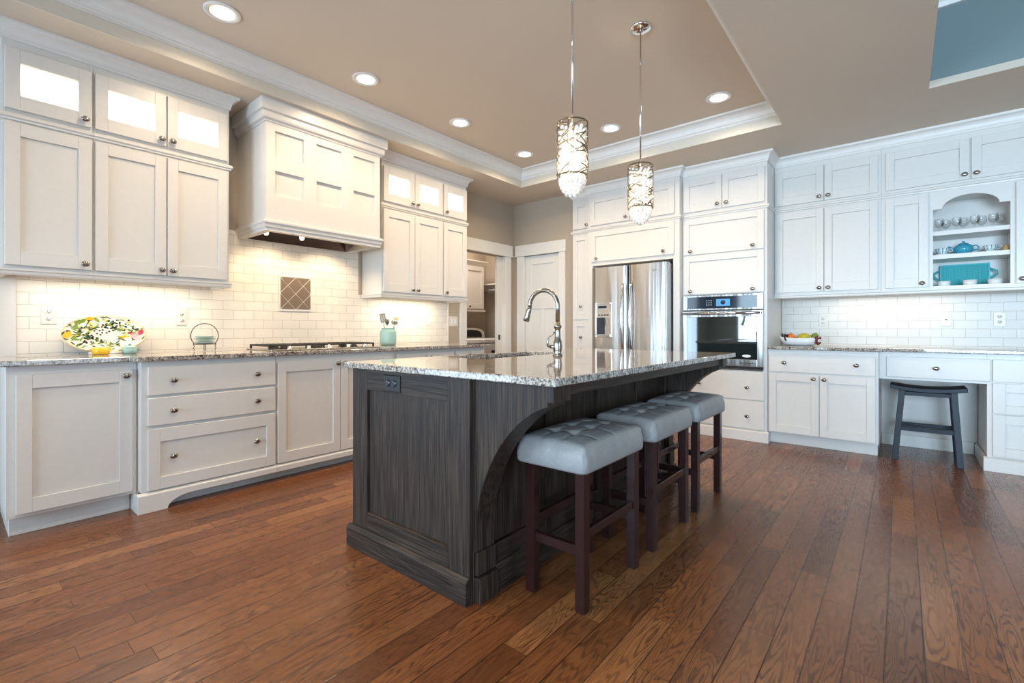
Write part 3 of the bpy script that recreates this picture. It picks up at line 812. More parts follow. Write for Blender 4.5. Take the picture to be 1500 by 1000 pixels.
d = shaker(T, .528, .98, .441, .667, c, sw=.07, rt=.065, rb=.065, name='drawer')
d = shaker(T, .528, .98, .116, .432, c, sw=.07, rt=.07, rb=.07, name='drawer')
part(Geo().box(-.148, .498, BY - .012, BY - .001, .106, .656), 'knee_bright_panel', c)  # white panel added over the wall to brighten the knee space
# counter right
g = Geo(); g.prism([(-.974, 4.945), (-.135, 4.945), (-.125, 5.022), (1.02, 5.022), (1.02, BY - .0005), (-.974, BY - .0005)], CT0, CT1)
tag(g.make('countertop', 'granite', bevel=.004, seg=2), 'speckled granite countertop over the white desk and base cabinet on the back wall', 'countertop')
# knee space side filler: back of base cabinet seen beside the desk
# ------------------------------------------------------------------ refrigerator
c = thing('refrigerator', 'stainless french-door refrigerator with an ice and water dispenser', 'refrigerator', (-2.31, 5.1, 0))
part(Geo().box(-2.762, -1.862, 4.86, 5.60, .02, 1.765), 'body', c, 'steel', .004)
Y = 4.86; T = TB(Y)
def bowed(u0, u1, v0, v1, d0, d1, bow):
    g = Geo(T); n = 14; pts = [(u0, d0)]
    for i in range(n + 1):
        t_ = i / n; pts.append((u0 + (u1 - u0) * t_, d1 + bow * (1 - (2 * t_ - 1) ** 2) - (.012 if i in (0, n) else 0)))
    pts.append((u1, d0))
    g.f([g.v((p[0], p[1], v0)) for p in pts]); g.f([g.v((p[0], p[1], v1)) for p in pts])
    A = [g.v((p[0], p[1], v0)) for p in pts]; B = [g.v((p[0], p[1], v1)) for p in pts]
    for i in range(len(pts)): g.f([A[i], A[(i + 1) % len(pts)], B[(i + 1) % len(pts)], B[i]], 1 <= i <= n)
    return g
dl = bowed(-2.762, -2.322, .74, 1.775, .006, .070, .010).make('door', 'stainless', c)
dr_ = bowed(-2.314, -1.866, .74, 1.775, .006, .070, .010).make('door', 'stainless', c)
fz = bowed(-2.762, -1.866, .10, .73, .006, .070, .012).make('freezer_drawer', 'stainless', c)
def bar(p0, p1, d0, bow, r, parent, name='handle', axis=2):
    pts = []; n = 20
    for i in range(n + 1):
        t_ = i / n; d_ = d0 + bow * math.sin(PI * t_) ** .6
        if axis == 2: pts.append((p0[0], d_, p0[1] + (p1 - p0[1]) * t_))
        else: pts.append((p0[0] + (p1 - p0[0]) * t_, d_, p0[1]))
    return Geo(T).tube(pts, r, 12).make(name, 'chrome', parent)
bar((-2.368, .86), 1.575, .078, .048, .0125, dl)
bar((-2.268, .86), 1.575, .078, .048, .0125, dr_)
bar((-2.66, .63), -1.97, .078, .045, .0125, fz, axis=0)
disp = part(Geo(T).box(-2.712, -2.498, .078, .088, .985, 1.375), 'dispenser', dl, 'white_plastic', .006) if False else None
g = Geo(T)
for a_ in ((-2.712, -2.694, .985, 1.375), (-2.516, -2.498, .985, 1.375), (-2.694, -2.516, .985, 1.003), (-2.694, -2.516, 1.357, 1.375)): g.box(a_[0], a_[1], .060, .086, a_[2], a_[3])
disp = g.make('dispenser', 'chrome', dl, bevel=.003)
o = Geo(T).box(-2.694, -2.516, .060, .081, 1.205, 1.357).make('control_panel', 'steel', disp) if False else None
Geo(T).box(-2.694, -2.516, .060, .082, 1.205, 1.357).make('control_panel', 'steel', dl)
Geo(T).box(-2.670, -2.565, .082, .0835, 1.31, 1.338).make('display', 'dark_mirror', dl)
for i in range(4): Geo(T).box(-2.672 + i * .036, -2.648 + i * .036, .082, .0835, 1.225, 1.24).make('button', 'dark_gap', dl)
Geo(T).box(-2.694, -2.516, .0785, .0795, 1.003, 1.205).make('dispenser_recess', 'dark_mirror', dl)
Geo(T).box(-2.625, -2.585, .0795, .092, 1.12, 1.19).make('nozzle', 'black_plastic', dl)
Geo(T).box(-2.685, -2.525, .0795, .096, 1.004, 1.016).make('drip_tray', 'steel', dl)
Geo(T).lathe([(.0001, .083), (.016, .082), (.017, .079)], (-2.005, 0, 1.70), axis=1, sx=1.5, sy=.45).make('badge', 'chrome', dr_)
Geo(T).box(-1.90, -1.87, -.05, .06, 1.7755, 1.79).make('hinge_cover', 'dark_gap', c)
# ------------------------------------------------------------------ wall oven
c = thing('wall_oven', 'built-in stainless wall oven with a dark glass door and digital panel', 'oven', (-1.385, 4.97, .68))
Y = 4.973; T = TB(Y)
part(Geo().box(-1.742, -1.023, 4.99, 5.55, .684, 1.416), 'body', c, 'steel')
part(Geo(T).box(-1.768, -1.010, 0, .022, 1.268, 1.420), 'control_frame', c, 'stainless', .003)
cp = part(Geo(T).box(-1.722, -1.062, .0221, .0245, 1.283, 1.402), 'control_panel', c, 'dark_mirror')
Geo(T).box(-1.435, -1.305, .0246, .0255, 1.305, 1.375).make('display', 'display_blue', cp)
Geo(T).lathe([(.022, .0246), (.022, .030), (.0001, .030)], (-1.37, 0, 1.342), axis=1, seg=20).make('dial', 'dark_mirror', cp)
for ix in range(3):
    for iz in range(3): Geo(T).box(-1.53 + ix * .022, -1.522 + ix * .022, .0246, .0252, 1.315 + iz * .022, 1.321 + iz * .022).make('button', 'steel', cp)
Geo(T).box(-1.768, -1.010, 0, .012, 1.258, 1.267).make('vent_slot', 'black_plastic', c)
g = Geo(T)
g.box(-1.768, -1.722, 0, .030, .715, 1.256); g.box(-1.062, -1.010, 0, .030, .715, 1.256); g.box(-1.722, -1.062, 0, .030, 1.197, 1.256); g.box(-1.722, -1.062, 0, .030, .715, .782)
dd = g.make('door', 'stainless', c, bevel=.003)
Geo(T).box(-1.722, -1.062, .012, .026, .782, 1.197).make('glass_pane', 'oven_glass', dd)
Geo(T).lathe([(.0001, .0275), (.030, .0265), (.032, .0262)], (-1.155, 0, .815), axis=1, sx=1.25, sy=.42).make('badge', 'ceramic_white', dd)
g = Geo(T)
g.tube([(-1.755, .075, 1.232), (-1.023, .075, 1.232)], .0135, 14)
for u in (-1.735, -1.043): g.tube([(u, .030, 1.232), (u, .072, 1.232)], .009, 8)
g.make('handle', 'chrome', dd)
part(Geo(T).box(-1.768, -1.010, 0, .018, .693, .713), 'lower_vent', c, 'black_plastic')
part(Geo(T).box(-1.768, -1.010, 0, .020, .680, .692), 'bottom_trim', c, 'steel')
# lettering row on the lower door rail: small dark strokes
g = Geo(T)
for i, w in enumerate((.016, .010, .012, .009, .013, .010, .008)): g.box(-1.20 + i * .019, -1.20 + i * .019 + w * .8, .0301, .0306, .742, .753)
g.make('lettering', 'dark_gap', dd)

# ------------------------------------------------------------------ kitchen island
IX0, IX1, IY0, IY1 = -2.12, -1.30, 1.315, 3.418
c = thing('kitchen_island', 'dark stained oak kitchen island with arched corbels and paneled sides', 'kitchen island', (-1.7, 2.35, 0))
cx_, cy_ = c.location.x, c.location.y
# shell
def dpanel(T, u0, u1, v0, v1, parent, name, sw=.07, rt=.1, rb=.1, splits=0, th=.02):
    g = Geo(T); n = splits + 1
    g.box(u0, u0 + sw, 0, th, v0, v1); g.box(u1 - sw, u1, 0, th, v0, v1)
    wi = (u1 - u0 - sw * (n + 1)) / n
    for k in range(n):
        a_ = u0 + sw + k * (wi + sw)
        if k: g.box(a_ - sw, a_, 0, th, v0, v1)
        g.box(a_, a_ + wi, 0, .006, v0 + rb, v1 - rt)
    o = g.make(name, 'dark_oak', parent, bevel=.0015)
    for k in range(n):
        a_ = u0 + sw + k * (wi + sw)
        for q0, q1 in ((v0, v0 + rb), (v1 - rt, v1)): Geo(T).box(a_, a_ + wi, 0, th - .0004, q0, q1).make('rail', 'dark_oak_h', o, bevel=.0015)
    return o
g = Geo()
g.box(IX0 + .02, IX1 - .02, IY0 + .02, IY0 + .035, 0, .885); g.box(IX0 + .02, IX1 - .02, IY1 - .035, IY1 - .02, 0, .885)
g.box(IX0 + .02, IX0 + .035, IY0 + .035, IY1 - .035, 0, .885); g.box(IX1 - .035, IX1 - .02, IY0 + .035, IY1 - .035, 0, .885); g.box(IX0 + .035, IX1 - .035, IY0 + .035, IY1 - .035, .05, .07)
g.make('carcass', 'dark_oak', c)
end = dpanel(TB(IY0 + .02), IX0, IX1, .0, .8875, c, 'end_panel', sw=.125, rt=.103, rb=.19)
dpanel(TL(IX1 - .02), IY0 + .02, IY1 - .02, .0, .8875, c, 'side_panel', sw=.09, rt=.10, rb=.19, splits=3)
g = Geo(lambda u, d, v: (IX0 + .02 - d, u, v))
dpanel(g.T, IY0 + .02, IY1 - .02, .0, .8875, c, 'door_side_panel', sw=.08, rt=.1, rb=.19, splits=3)
g = Geo(lambda u, d, v: (u, IY1 - .02 + d, v)); dpanel(g.T, IX0, IX1, 0, .8875, c, 'end_panel', sw=.125, rt=.103, rb=.19)
# base moulding with sloped cap
bprof = [(0, 0), (.022, 0), (.022, .092), (.006, .108), (0, .108)]
g = Geo(); g.sweep([(IX1, IY0 + .06), (IX1, IY0), (IX0, IY0), (IX0, IY1), (IX1, IY1), (IX1, IY0 + .13)], bprof, side=1) if False else None
g.sweep([(IX1, IY0), (IX0, IY0), (IX0, IY1), (IX1, IY1), (IX1, IY0 + .165)], bprof, side=-1) if False else None
def bsweep(path):
    return Geo().sweep(path, bprof, side=-1)
bm = bsweep([(IX1 - .0, IY0), (IX0, IY0), (IX0, IY1), (IX1, IY1), (IX1, 1.50)]) if False else None
g = Geo()
def slopebox(T, u0, u1):
    A = [(0, 0), (.022, 0), (.022, .092), (.006, .108), (0, .108)]
    a_ = [g.bm.verts.new(T(u0, d_, v)) for d_, v in A]; b_ = [g.bm.verts.new(T(u1, d_, v)) for d_, v in A]
    g.f(a_); g.f(b_)
    for i in range(5): g.f([a_[i], a_[(i + 1) % 5], b_[(i + 1) % 5], b_[i]])
slopebox(TB(IY0), IX0 - .022, IX1 + .0)
slopebox(lambda u, d, v: (u, IY1 + d, v), IX0 - .022, IX1)
slopebox(lambda u, d, v: (IX0 - d, u, v), IY0, IY1)
slopebox(TL(IX1), IY0 + .141, IY1 - .141)
g.make('base_molding', 'dark_oak_h', c, bevel=.001)
# corbels
def corbel(y0, y1):
    P = [(IX1 + .001, .2), (-1.288, .2), (-1.288, .215)]
    pts = [(-1.288, .30), (-1.282, .36), (-1.268, .42), (-1.25, .475), (-1.225, .532), (-1.195, .588), (-1.16, .640), (-1.115, .692), (-1.07, .735), (-1.02, .772), (-.97, .797), (-.945, .806), (-.945, .822), (-.92, .822), (-.92, .8872), (IX1 + .001, .8872)]
    g = Geo(); g.prism(P + pts, y0, y1, axis=1)
    k = g.make('corbel', 'dark_oak', c, bevel=.002)
    g = Geo(); g.box(IX1 + .001, -1.280, y0 + .002, y1 - .002, .108, .199)
    g.box(IX1 + .001, -1.268, y0 - .0, y1 + .0, 0, .100)
    g.make('corbel_foot', 'dark_oak', k, bevel=.002)
corbel(1.338, 1.45); corbel(3.325, 3.415)
part(Geo().box(-.955, -.935, 1.4505, 3.3245, .838, .8872), 'apron_beam', c, 'dark_oak_h')
# black outlet on end panel
o = thing('outlet', 'black double outlet on the near end of the dark island', 'outlet', (-1.80, IY0, .83))
T = TB(IY0 - .0004)
px0, px1 = -1.855, -1.735
part(Geo(T).box(px0, px1, 0, .006, .792, .868), 'cover_plate', o, 'black_plastic', .003)
for u in (-1.818, -1.772):
    r = Geo(T).lathe([(.017, .006), (.0165, .008), (.0001, .008)], (u, 0, .83), axis=1, seg=20).make('socket', 'dark_mirror', o)
    g = Geo(T)
    for dv in (-.006, .006): g.box(u - .005, u + .003, .008, .0085, .83 + dv - .0012, .83 + dv + .0012)
    g.make('slot', 'outlet_slot', r)
# island top with sink cut-out
SX0, SX1, SY0, SY1 = -2.065, -1.75, 1.86, 2.68
CX0, CX1, CY0, CY1 = -2.134, -.871, 1.275, 3.443
g = Geo()
ptsx = [CX0, SX0, SX1, CX1]; ptsy = [CY0, SY0, SY1, CY1]
vv = {}
for k, z in enumerate((CT0 + .0001, CT1)):
    for i, x in enumerate(ptsx):
        for j, y in enumerate(ptsy): vv[i, j, k] = g.v((x, y, z))
for k in (0, 1):
    for i in range(3):
        for j in range(3):
            if (i, j) == (1, 1): continue
            g.f([vv[i, j, k], vv[i + 1, j, k], vv[i + 1, j + 1, k], vv[i, j + 1, k]])
for i in range(3):
    g.f([vv[i, 0, 0], vv[i + 1, 0, 0], vv[i + 1, 0, 1], vv[i, 0, 1]]); g.f([vv[i, 3, 0], vv[i + 1, 3, 0], vv[i + 1, 3, 1], vv[i, 3, 1]])
    g.f([vv[0, i, 0], vv[0, i + 1, 0], vv[0, i + 1, 1], vv[0, i, 1]]); g.f([vv[3, i, 0], vv[3, i + 1, 0], vv[3, i + 1, 1], vv[3, i, 1]])
for a_, b_ in (((1, 1), (2, 1)), ((2, 1), (2, 2)), ((2, 2), (1, 2)), ((1, 2), (1, 1))):
    g.f([vv[a_ + (0,)], vv[b_ + (0,)], vv[b_ + (1,)], vv[a_ + (1,)]])
tag(g.make('island_countertop', 'granite', bevel=.004, seg=2), 'polished speckled granite slab on top of the dark island', 'countertop')
# sink
c = thing('sink', 'undermount stainless sink set in the island top', 'sink', ((SX0 + SX1) / 2, (SY0 + SY1) / 2, .70))
g = Geo(); t_ = .004; z0, z1 = .70, CT0 - .002
g.box(SX0 - .006, SX1 + .006, SY0 - .006, SY1 + .006, z0, z0 + t_)
g.box(SX0 - .006, SX0 - .002, SY0 - .006, SY1 + .006, z0 + t_, z1); g.box(SX1 + .002, SX1 + .006, SY0 - .006, SY1 + .006, z0 + t_, z1)
g.box(SX0 - .002, SX1 + .002, SY0 - .006, SY0 - .002, z0 + t_, z1); g.box(SX0 - .002, SX1 + .002, SY1 + .002, SY1 + .006, z0 + t_, z1)
g.make('basin', 'steel', c)
Geo().lathe([(.04, z0 + t_ + .0005), (.04, z0 + t_ + .003), (.02, z0 + t_ + .001), (.0001, z0 + t_ + .001)], ((SX0 + SX1) / 2, (SY0 + SY1) / 2, 0)).make('drain', 'chrome', c)
# faucet
FX, FY = -1.60, 2.37; z = CT1 + .0006
c = thing('faucet', 'brushed nickel gooseneck pull-down faucet on the island', 'faucet', (FX, FY, z))
Geo().lathe([(.030, z), (.031, z + .004), (.027, z + .009), (.024, z + .016), (.026, z + .03), (.0285, z + .06), (.026, z + .085), (.020, z + .10), (.0175, z + .13), (.0165, z + .155), (.019, z + .165), (.024, z + .171), (.025, z + .178), (.021, z + .184), (.016, z + .188), (.0155, z + .205)], (FX, FY, 0), seg=28).make('body', 'nickel', c)
dirx = Vector((-1, -.12, 0)).normalized()
R_ = .098; zc = z + .316 - .0
pts = [(FX, FY, z + .20)]
zc = 1.331 - .016 - R_ + .0
for k in range(0, 19):
    a_ = PI * k / 18 * 1.02
    p = Vector((FX, FY, 0)) + dirx * (R_ - R_ * math.cos(a_)); pts.append((p.x, p.y, zc + R_ * math.sin(a_)))
Geo().tube(pts, .0135, 16).make('spout', 'nickel', c)
p0 = Vector(pts[-1]); dn = (Vector(pts[-1]) - Vector(pts[-2])).normalized(); dn = (dn + dirx * .30).normalized()
Geo().tube([p0 - dn * .004, p0 + dn * .012, p0 + dn * .02, p0 + dn * .06, p0 + dn * .085, p0 + dn * .088], [.0135, .0150, .0165, .0175, .0215, .018], 18).make('spray_head', 'nickel', c)
side = Vector((-.55, -.83, 0)).normalized()
b0 = Vector((FX, FY, z + .055))
g = Geo(); g.tube([b0, b0 + side * .045], [.014, .012], 14)
h = [b0 + side * .045 + Vector((0, 0, 0)), b0 + side * .062 + Vector((0, 0, .005)), b0 + side * .066 + Vector((0, 0, .030)), b0 + side * .055 + Vector((0, 0, .058)), b0 + side * .030 + Vector((0, 0, .078)), b0 + side * .020 + Vector((0, 0, .086))]
g.tube(h, [.010, .009, .0065, .0055, .005, .006], 10)
g.make('lever', 'nickel', c)

# ------------------------------------------------------------------ bar stools
def tufted_seat(x0, x1, y0, y1, z0, z1, name, parent):
    g = Geo(); nx, ny = 36, 56
    tx = [(x0 + (x1 - x0) * a_) for a_ in (.36, .64)]; ty = [(y0 + (y1 - y0) * b_) for b_ in (.25, .5, .75)]
    grid = {}
    def top(x, y):
        u = (x - x0) / (x1 - x0) * 2 - 1; v = (y - y0) / (y1 - y0) * 2 - 1
        crown = .020 * (1 - abs(u) ** 2.4) * (1 - abs(v) ** 3)
        z = z1 + crown
        for a_ in tx:
            for b_ in ty:
                d2 = ((x - a_) ** 2 + (y - b_) ** 2); z -= .017 * math.exp(-d2 / .0005)
        for b_ in ty: z -= .0065 * math.exp(-((y - b_) / .006) ** 2) * max(0, 1 - abs(u) ** 6)
        for a_ in tx: z -= .006 * math.exp(-((x - a_) / .006) ** 2) * max(0, 1 - abs(v) ** 6)
        return z
    r = .032
    rows = []
    for j in range(ny + 1):
        row = []
        for i in range(nx + 1):
            x = x0 + (x1 - x0) * i / nx; y = y0 + (y1 - y0) * j / ny
            # rounded edge drop
            ex_ = min(x - x0, x1 - x); ey_ = min(y - y0, y1 - y)
            zz = top(x, y)
            def drop(e_): return 0 if e_ >= r else r - math.sqrt(max(0, r * r - (r - e_) ** 2))
            dx_, dy_ = drop(ex_), drop(ey_)
            zz -= min(.055, math.hypot(dx_, dy_))
            # rounded plan corners
            if ex_ < r and ey_ < r:
                px_, py_ = r - ex_, r - ey_; l = math.hypot(px_, py_)
                if l > r:
                    sx_ = 1 if x > (x0 + x1) / 2 else -1; sy_ = 1 if y > (y0 + y1) / 2 else -1
                    f_ = r / l
                    x = (x1 - r if sx_ > 0 else x0 + r) + sx_ * px_ * f_; y = (y1 - r if sy_ > 0 else y0 + r) + sy_ * py_ * f_
            row.append(g.v((x, y, zz)))
        rows.append(row)
    for j in range(ny):
        for i in range(nx): g.f([rows[j][i], rows[j][i + 1], rows[j + 1][i + 1], rows[j + 1][i]], True)
    rim = [rows[0][i] for i in range(nx + 1)] + [rows[j][nx] for j in range(1, ny + 1)] + [rows[ny][i] for i in range(nx - 1, -1, -1)] + [rows[j][0] for j in range(ny - 1, 0, -1)]
    inv = lambda v: v
    cen = Vector(((x0 + x1) / 2, (y0 + y1) / 2, 0))
    prev = rim
    for zf, out in ((z0 + .055, .004), (z0 + .03, .005), (z0 + .008, .004), (z0, 0.0)):
        cur = []
        for v in rim:
            w = v.co.copy(); dirv = Vector((w.x - cen.x, w.y - cen.y, 0))
            ox = out * (1 if abs(dirv.x) > (x1 - x0) / 2 - r else 0) * (1 if dirv.x > 0 else -1); oy = out * (1 if abs(dirv.y) > (y1 - y0) / 2 - r else 0) * (1 if dirv.y > 0 else -1)
            cur.append(g.bm.verts.new((w.x + ox, w.y + oy, min(zf, w.z - .001))))
        for i in range(len(rim)): g.f([prev[i], prev[(i + 1) % len(rim)], cur[(i + 1) % len(rim)], cur[i]], True)
        prev = cur
    g.f(prev)
    o = g.make(name, 'stool_leather', parent)
    for a_ in tx:
        for b_ in ty:
            Geo().sphere((a_, b_, top(a_, b_) + .003), .010, (1, 1, .5)).make('tuft_button', 'stool_leather', o)
    return o
SG = None
X0, X1, Y0, Y1 = -1.20, -.92, 1.54, 2.02
s0 = thing('bar_stool', 'nearest grey tufted bar stool with dark brown legs at the island', 'stool', ((X0 + X1) / 2, (Y0 + Y1) / 2, 0), 'grey bar stools along the island')
tufted_seat(X0 - .035, X1 + .014, Y0 - .022, Y1 + .022, .535, .640, 'seat', s0)
w = .042
for x in (X0, X1 - w):
    for y in (Y0, Y1 - w): part(Geo().box(x, x + w, y, y + w, 0.0, .535), 'leg', s0, 'stool_wood', .0025)
for y in (Y0 + .008, Y1 - .030): part(Geo().box(X0 + w, X1 - w, y, y + .022, .212, .250), 'stretcher', s0, 'stool_wood')
for x in (X0 + .008, X1 - .030): part(Geo().box(x, x + .022, Y0 + w, Y1 - w, .272, .308), 'stretcher', s0, 'stool_wood')
L0 = s0.location.copy()
dup(s0, (L0.x, L0.y + .648, 0), 0.0, 'middle grey tufted bar stool of the row at the island')
dup(s0, (L0.x, L0.y + 1.280, 0), 0.0, 'farthest grey tufted bar stool at the island, next to the far corbel')

# saddle stool at the desk
c = thing('saddle_stool', 'blue-black wooden saddle-seat stool under the white desk', 'stool', (.165, 5.17, 0))
g = Geo(); n = 16; x0, x1, ya, yb = -.075, .392, 5.03, 5.30
zt_ = lambda t_: .598 + .022 * (2 * t_ - 1) ** 2
A = []
for i in range(n + 1):
    t_ = i / n; x = x0 + (x1 - x0) * t_
    A.append([g.v((x, ya, zt_(t_))), g.v((x, yb, zt_(t_))), g.v((x, yb, zt_(t_) - .034)), g.v((x, ya, zt_(t_) - .034))])
for i in range(n):
    for k in range(4): g.f([A[i][k], A[i][(k + 1) % 4], A[i + 1][(k + 1) % 4], A[i + 1][k]], k in (0, 2))
g.f(A[0]); g.f(A[-1])
g.make('seat', 'blue_black_wood', c, bevel=.004, seg=2)
def leg(p0, p1, w_, name, parent, mat='blue_black_wood'):
    g = Geo(); (a0, a1, a2), (b0, b1, b2) = p0, p1; h = w_ / 2
    A = [g.v((a0 + sx * h, a1 + sy * h, a2)) for sx, sy in ((-1, -1), (1, -1), (1, 1), (-1, 1))]
    B = [g.v((b0 + sx * h, b1 + sy * h, b2)) for sx, sy in ((-1, -1), (1, -1), (1, 1), (-1, 1))]
    g.f(A); g.f(B)
    for i in range(4): g.f([A[i], A[(i + 1) % 4], B[(i + 1) % 4], B[i]])
    return g.make(name, mat, parent, bevel=.002)
tp = {}
for sx, (xt, xb2) in (('l', (.002, -.045)), ('r', (.315, .350))):
    for sy, (yt, yb2) in (('f', (5.065, 5.035)), ('b', (5.265, 5.30))):
        leg((xb2, yb2, 0), (xt, yt, .578 if True else 0), .04, 'leg', c); tp[sx + sy] = ((xb2, yb2, 0), (xt, yt, .578))
at_ = lambda k, z_: tuple(tp[k][0][i] + (tp[k][1][i] - tp[k][0][i]) * z_ / .578 for i in range(3))
def rail(a_, b_, z_, hgt=.034, th=.02, vertical=True):
    p, q = Vector(at_(a_, z_)), Vector(at_(b_, z_)); d_ = (q - p).normalized(); s_ = Vector((d_.y, -d_.x, 0)) * th / 2
    p += d_ * .016; q -= d_ * .016
    g = Geo(); V = [g.v(tuple(P_ + s_ * e_ + Vector((0, 0, f_ * hgt / 2)))) for P_ in (p, q) for e_, f_ in ((-1, -1), (1, -1), (1, 1), (-1, 1))]
    g.f(V[:4]); g.f(V[4:])
    for i in range(4): g.f([V[i], V[(i + 1) % 4], V[4 + (i + 1) % 4], V[4 + i]])
    g.make('stretcher', 'blue_black_wood', c, bevel=.0015)
rail('lf', 'rf', .262); rail('lb', 'rb', .262); rail('lf', 'lb', .19); rail('rf', 'rb', .19)
rail('lf', 'rf', .548, .03); rail('lb', 'rb', .548, .03)

# ------------------------------------------------------------------ pendants
def pendant(x, y, label):
    c = thing('pendant_light', label, 'pendant light', (x, y, 1.72), 'crystal pendants over the island')
    r = .076; z0, z1 = 1.822, 2.089
    Geo().lathe([(.066, HT - .0005), (.068, HT - .006), (.060, HT - .016), (.036, HT - .024), (.010, HT - .028), (.0001, HT - .028)], (x, y, 0), seg=32).make('canopy', 'chrome', c)
    Geo().tube([(x, y, HT - .026), (x, y, z1 - .002)], .0055, 10).make('stem', 'chrome', c)
    g = Geo()
    ring = lambda z, rr, h: g.lathe([(rr, z), (rr, z + h), (rr - .003, z + h), (rr - .003, z), (rr, z)], (x, y, 0), seg=40, cap=False)
    ring(z1 - .008, r, .008); ring(z0, r, .008)
    rnd = random.Random(int(y * 1000))
    for k in range(3):
        a_ = k * 2 * PI / 3; g.tube([(x, y, z1 - .004), (x + math.cos(a_) * r, y + math.sin(a_) * r, z1 - .004)], .003, 6)
    for k in range(4):
        a_ = k * PI / 2 + .3; g.tube([(x + math.cos(a_) * r, y + math.sin(a_) * r, z0 + .002), (x + math.cos(a_) * r, y + math.sin(a_) * r, z1 - .002)], .0022, 6)
    for k in range(58):
        a0 = rnd.uniform(0, 2 * PI); zz0 = rnd.uniform(z0, z1 - .03); da = rnd.choice((-1, 1)) * rnd.uniform(.5, 1.5); dz = rnd.uniform(-.075, .075)
        pts = []
        for i in range(9):
            t_ = i / 8; a_ = a0 + da * t_; z_ = min(z1 - .002, max(z0 + .002, zz0 + dz * t_)); pts.append((x + math.cos(a_) * r, y + math.sin(a_) * r, z_))
        g.tube(pts, .0027, 5)
    g.make('wire_shade', 'shade_wire', c)
    g = Geo()
    for k in range(3):
        a_ = k * 2 * PI / 3 + .5; g.tube([(x + .022 * math.cos(a_), y + .022 * math.sin(a_), 2.05), (x + .022 * math.cos(a_), y + .022 * math.sin(a_), 1.91)], .011, 10)
    g.make('bulb', 'lamp_bulb', c)
    g = Geo()
    for ri, nn in ((.062, 15), (.045, 10)):
        for k in range(nn):
            a_ = 2 * PI * k / nn + ri * 30
            for j in range(7):
                g.sphere((x + ri * math.cos(a_), y + ri * math.sin(a_), 2.055 - j * .034 - (k % 2) * .012), .0105, (1, 1, 1.2), 7, 5)
    for ri, nn, zz in ((.060, 15, 1.806), (.056, 14, 1.790), (.050, 13, 1.774), (.040, 10, 1.758), (.028, 7, 1.744), (.012, 3, 1.734)):
        for k in range(nn):
            a_ = 2 * PI * k / nn + zz * 40
            g.sphere((x + ri * math.cos(a_), y + ri * math.sin(a_), zz), .0115, (1, 1, 1.15), 7, 5)
    b = g.make('crystal_beads', 'crystal', c); b['kind'] = 'stuff'
    l = bpy.data.lights.new('pendant_lamp', 'POINT'); l.energy = 10; l.color = WARM; l.shadow_soft_size = .03
    o = bpy.data.objects.new('pendant_lamp', l); COL.objects.link(o); o.location = (x, y, 1.875)
pendant(-1.25, 1.98, 'nearer crystal pendant with a woven wire shade over the island')
pendant(-1.25, 2.765, 'farther crystal pendant with a woven wire shade over the island')

# ------------------------------------------------------------------ recessed lights
names = ['recessed ceiling light nearest the camera, at the top left', 'recessed ceiling light above the range hood side, second from the left', 'recessed ceiling light third from the left in the range-side row', 'recessed ceiling light in the far tray corner by the laundry', 'recessed ceiling light between the two pendants at the far side of the tray', 'recessed ceiling light at the far right of the tray']
for k, (x, y) in enumerate(((-3.09, 1.06), (-3.09, 2.025), (-3.085, 3.0), (-3.11, 3.98), (-2.09, 3.975), (-1.14, 4.0))):
    c = thing('recessed_light', names[k], 'ceiling light', (x, y, HT), 'recessed lights in the kitchen tray')
    Geo().lathe([(.098, HT - .0003), (.098, HT - .005), (.090, HT - .008), (.066, HT - .006), (.064, HT - .0003)], (x, y, 0), seg=40).make('trim_ring', 'white_plastic', c)
    Geo().lathe([(.064, HT - .0045), (.0001, HT - .0055)], (x, y, 0), seg=32, cap=False).make('lens', 'lamp_lens', c)
    l = bpy.data.lights.new('downlight', 'SPOT'); l.energy = 58; l.color = WARM; l.spot_size = math.radians(158); l.spot_blend = .8; l.shadow_soft_size = .06
    o = bpy.data.objects.new('downlight', l); COL.objects.link(o); o.location = (x, y, HT - .02)
# further downlights of the same tray, behind the camera's view
for x, y in ((-2.09, .2), (-1.14, .2), (-1.14, 1.06)):
    l = bpy.data.lights.new('downlight', 'SPOT'); l.energy = 40; l.color = WARM; l.spot_size = math.radians(158); l.spot_blend = .8; l.shadow_soft_size = .06
    o = bpy.data.objects.new('downlight', l); COL.objects.link(o); o.location = (x, y, HT - .02)

# ------------------------------------------------------------------ outlets & switches
def outlet(T, u, v, label, kind='outlet', gang=1):
    c = thing('outlet' if kind == 'outlet' else 'light_switch', label, kind if kind == 'outlet' else 'switch', T(u, 0, v))
    w_ = .036 * gang if gang > 1 else .036
    part(Geo(T).box(u - w_, u + w_, .0003, .006, v - .058, v + .058), 'cover_plate', c, 'plate_white', .002)
    if kind == 'outlet':
        for dv in (-.022, .022):
            o = Geo(T).lathe([(.016, .006), (.0155, .008), (.0001, .008)], (u, 0, v + dv), axis=1, seg=20, sy=.85).make('socket', 'white_plastic', c)
            g = Geo(T); g.box(u - .008, u - .0055, .008, .0085, v + dv - .003, v + dv + .007); g.box(u + .0055, u + .008, .008, .0085, v + dv - .003, v + dv + .007); g.box(u - .0028, u + .0028, .008, .0085, v + dv - .011, v + dv - .006)
            g.make('slot', 'outlet_slot', o)
    elif kind == 'jack':
        Geo(T).lathe([(.006, .006), (.006, .012), (.0001, .012)], (u, 0, v), axis=1, seg=12).make('jack', 'outlet_slot', c)
    else:
        for k in range(gang):
            uu = u + (k - (gang - 1) / 2) * .046
            part(Geo(T).box(uu - .016, uu + .016, .006, .009, v - .032, v + .032), 'rocker', c, 'ceramic_white', .002)
TLw, TBw = TL(LX + .008), TB(BY - .008)
outlet(TLw, .43, 1.165, 'white outlet on the backsplash left of the platter')
outlet(TLw, 1.13, 1.163, 'white outlet on the backsplash above the plate rack')
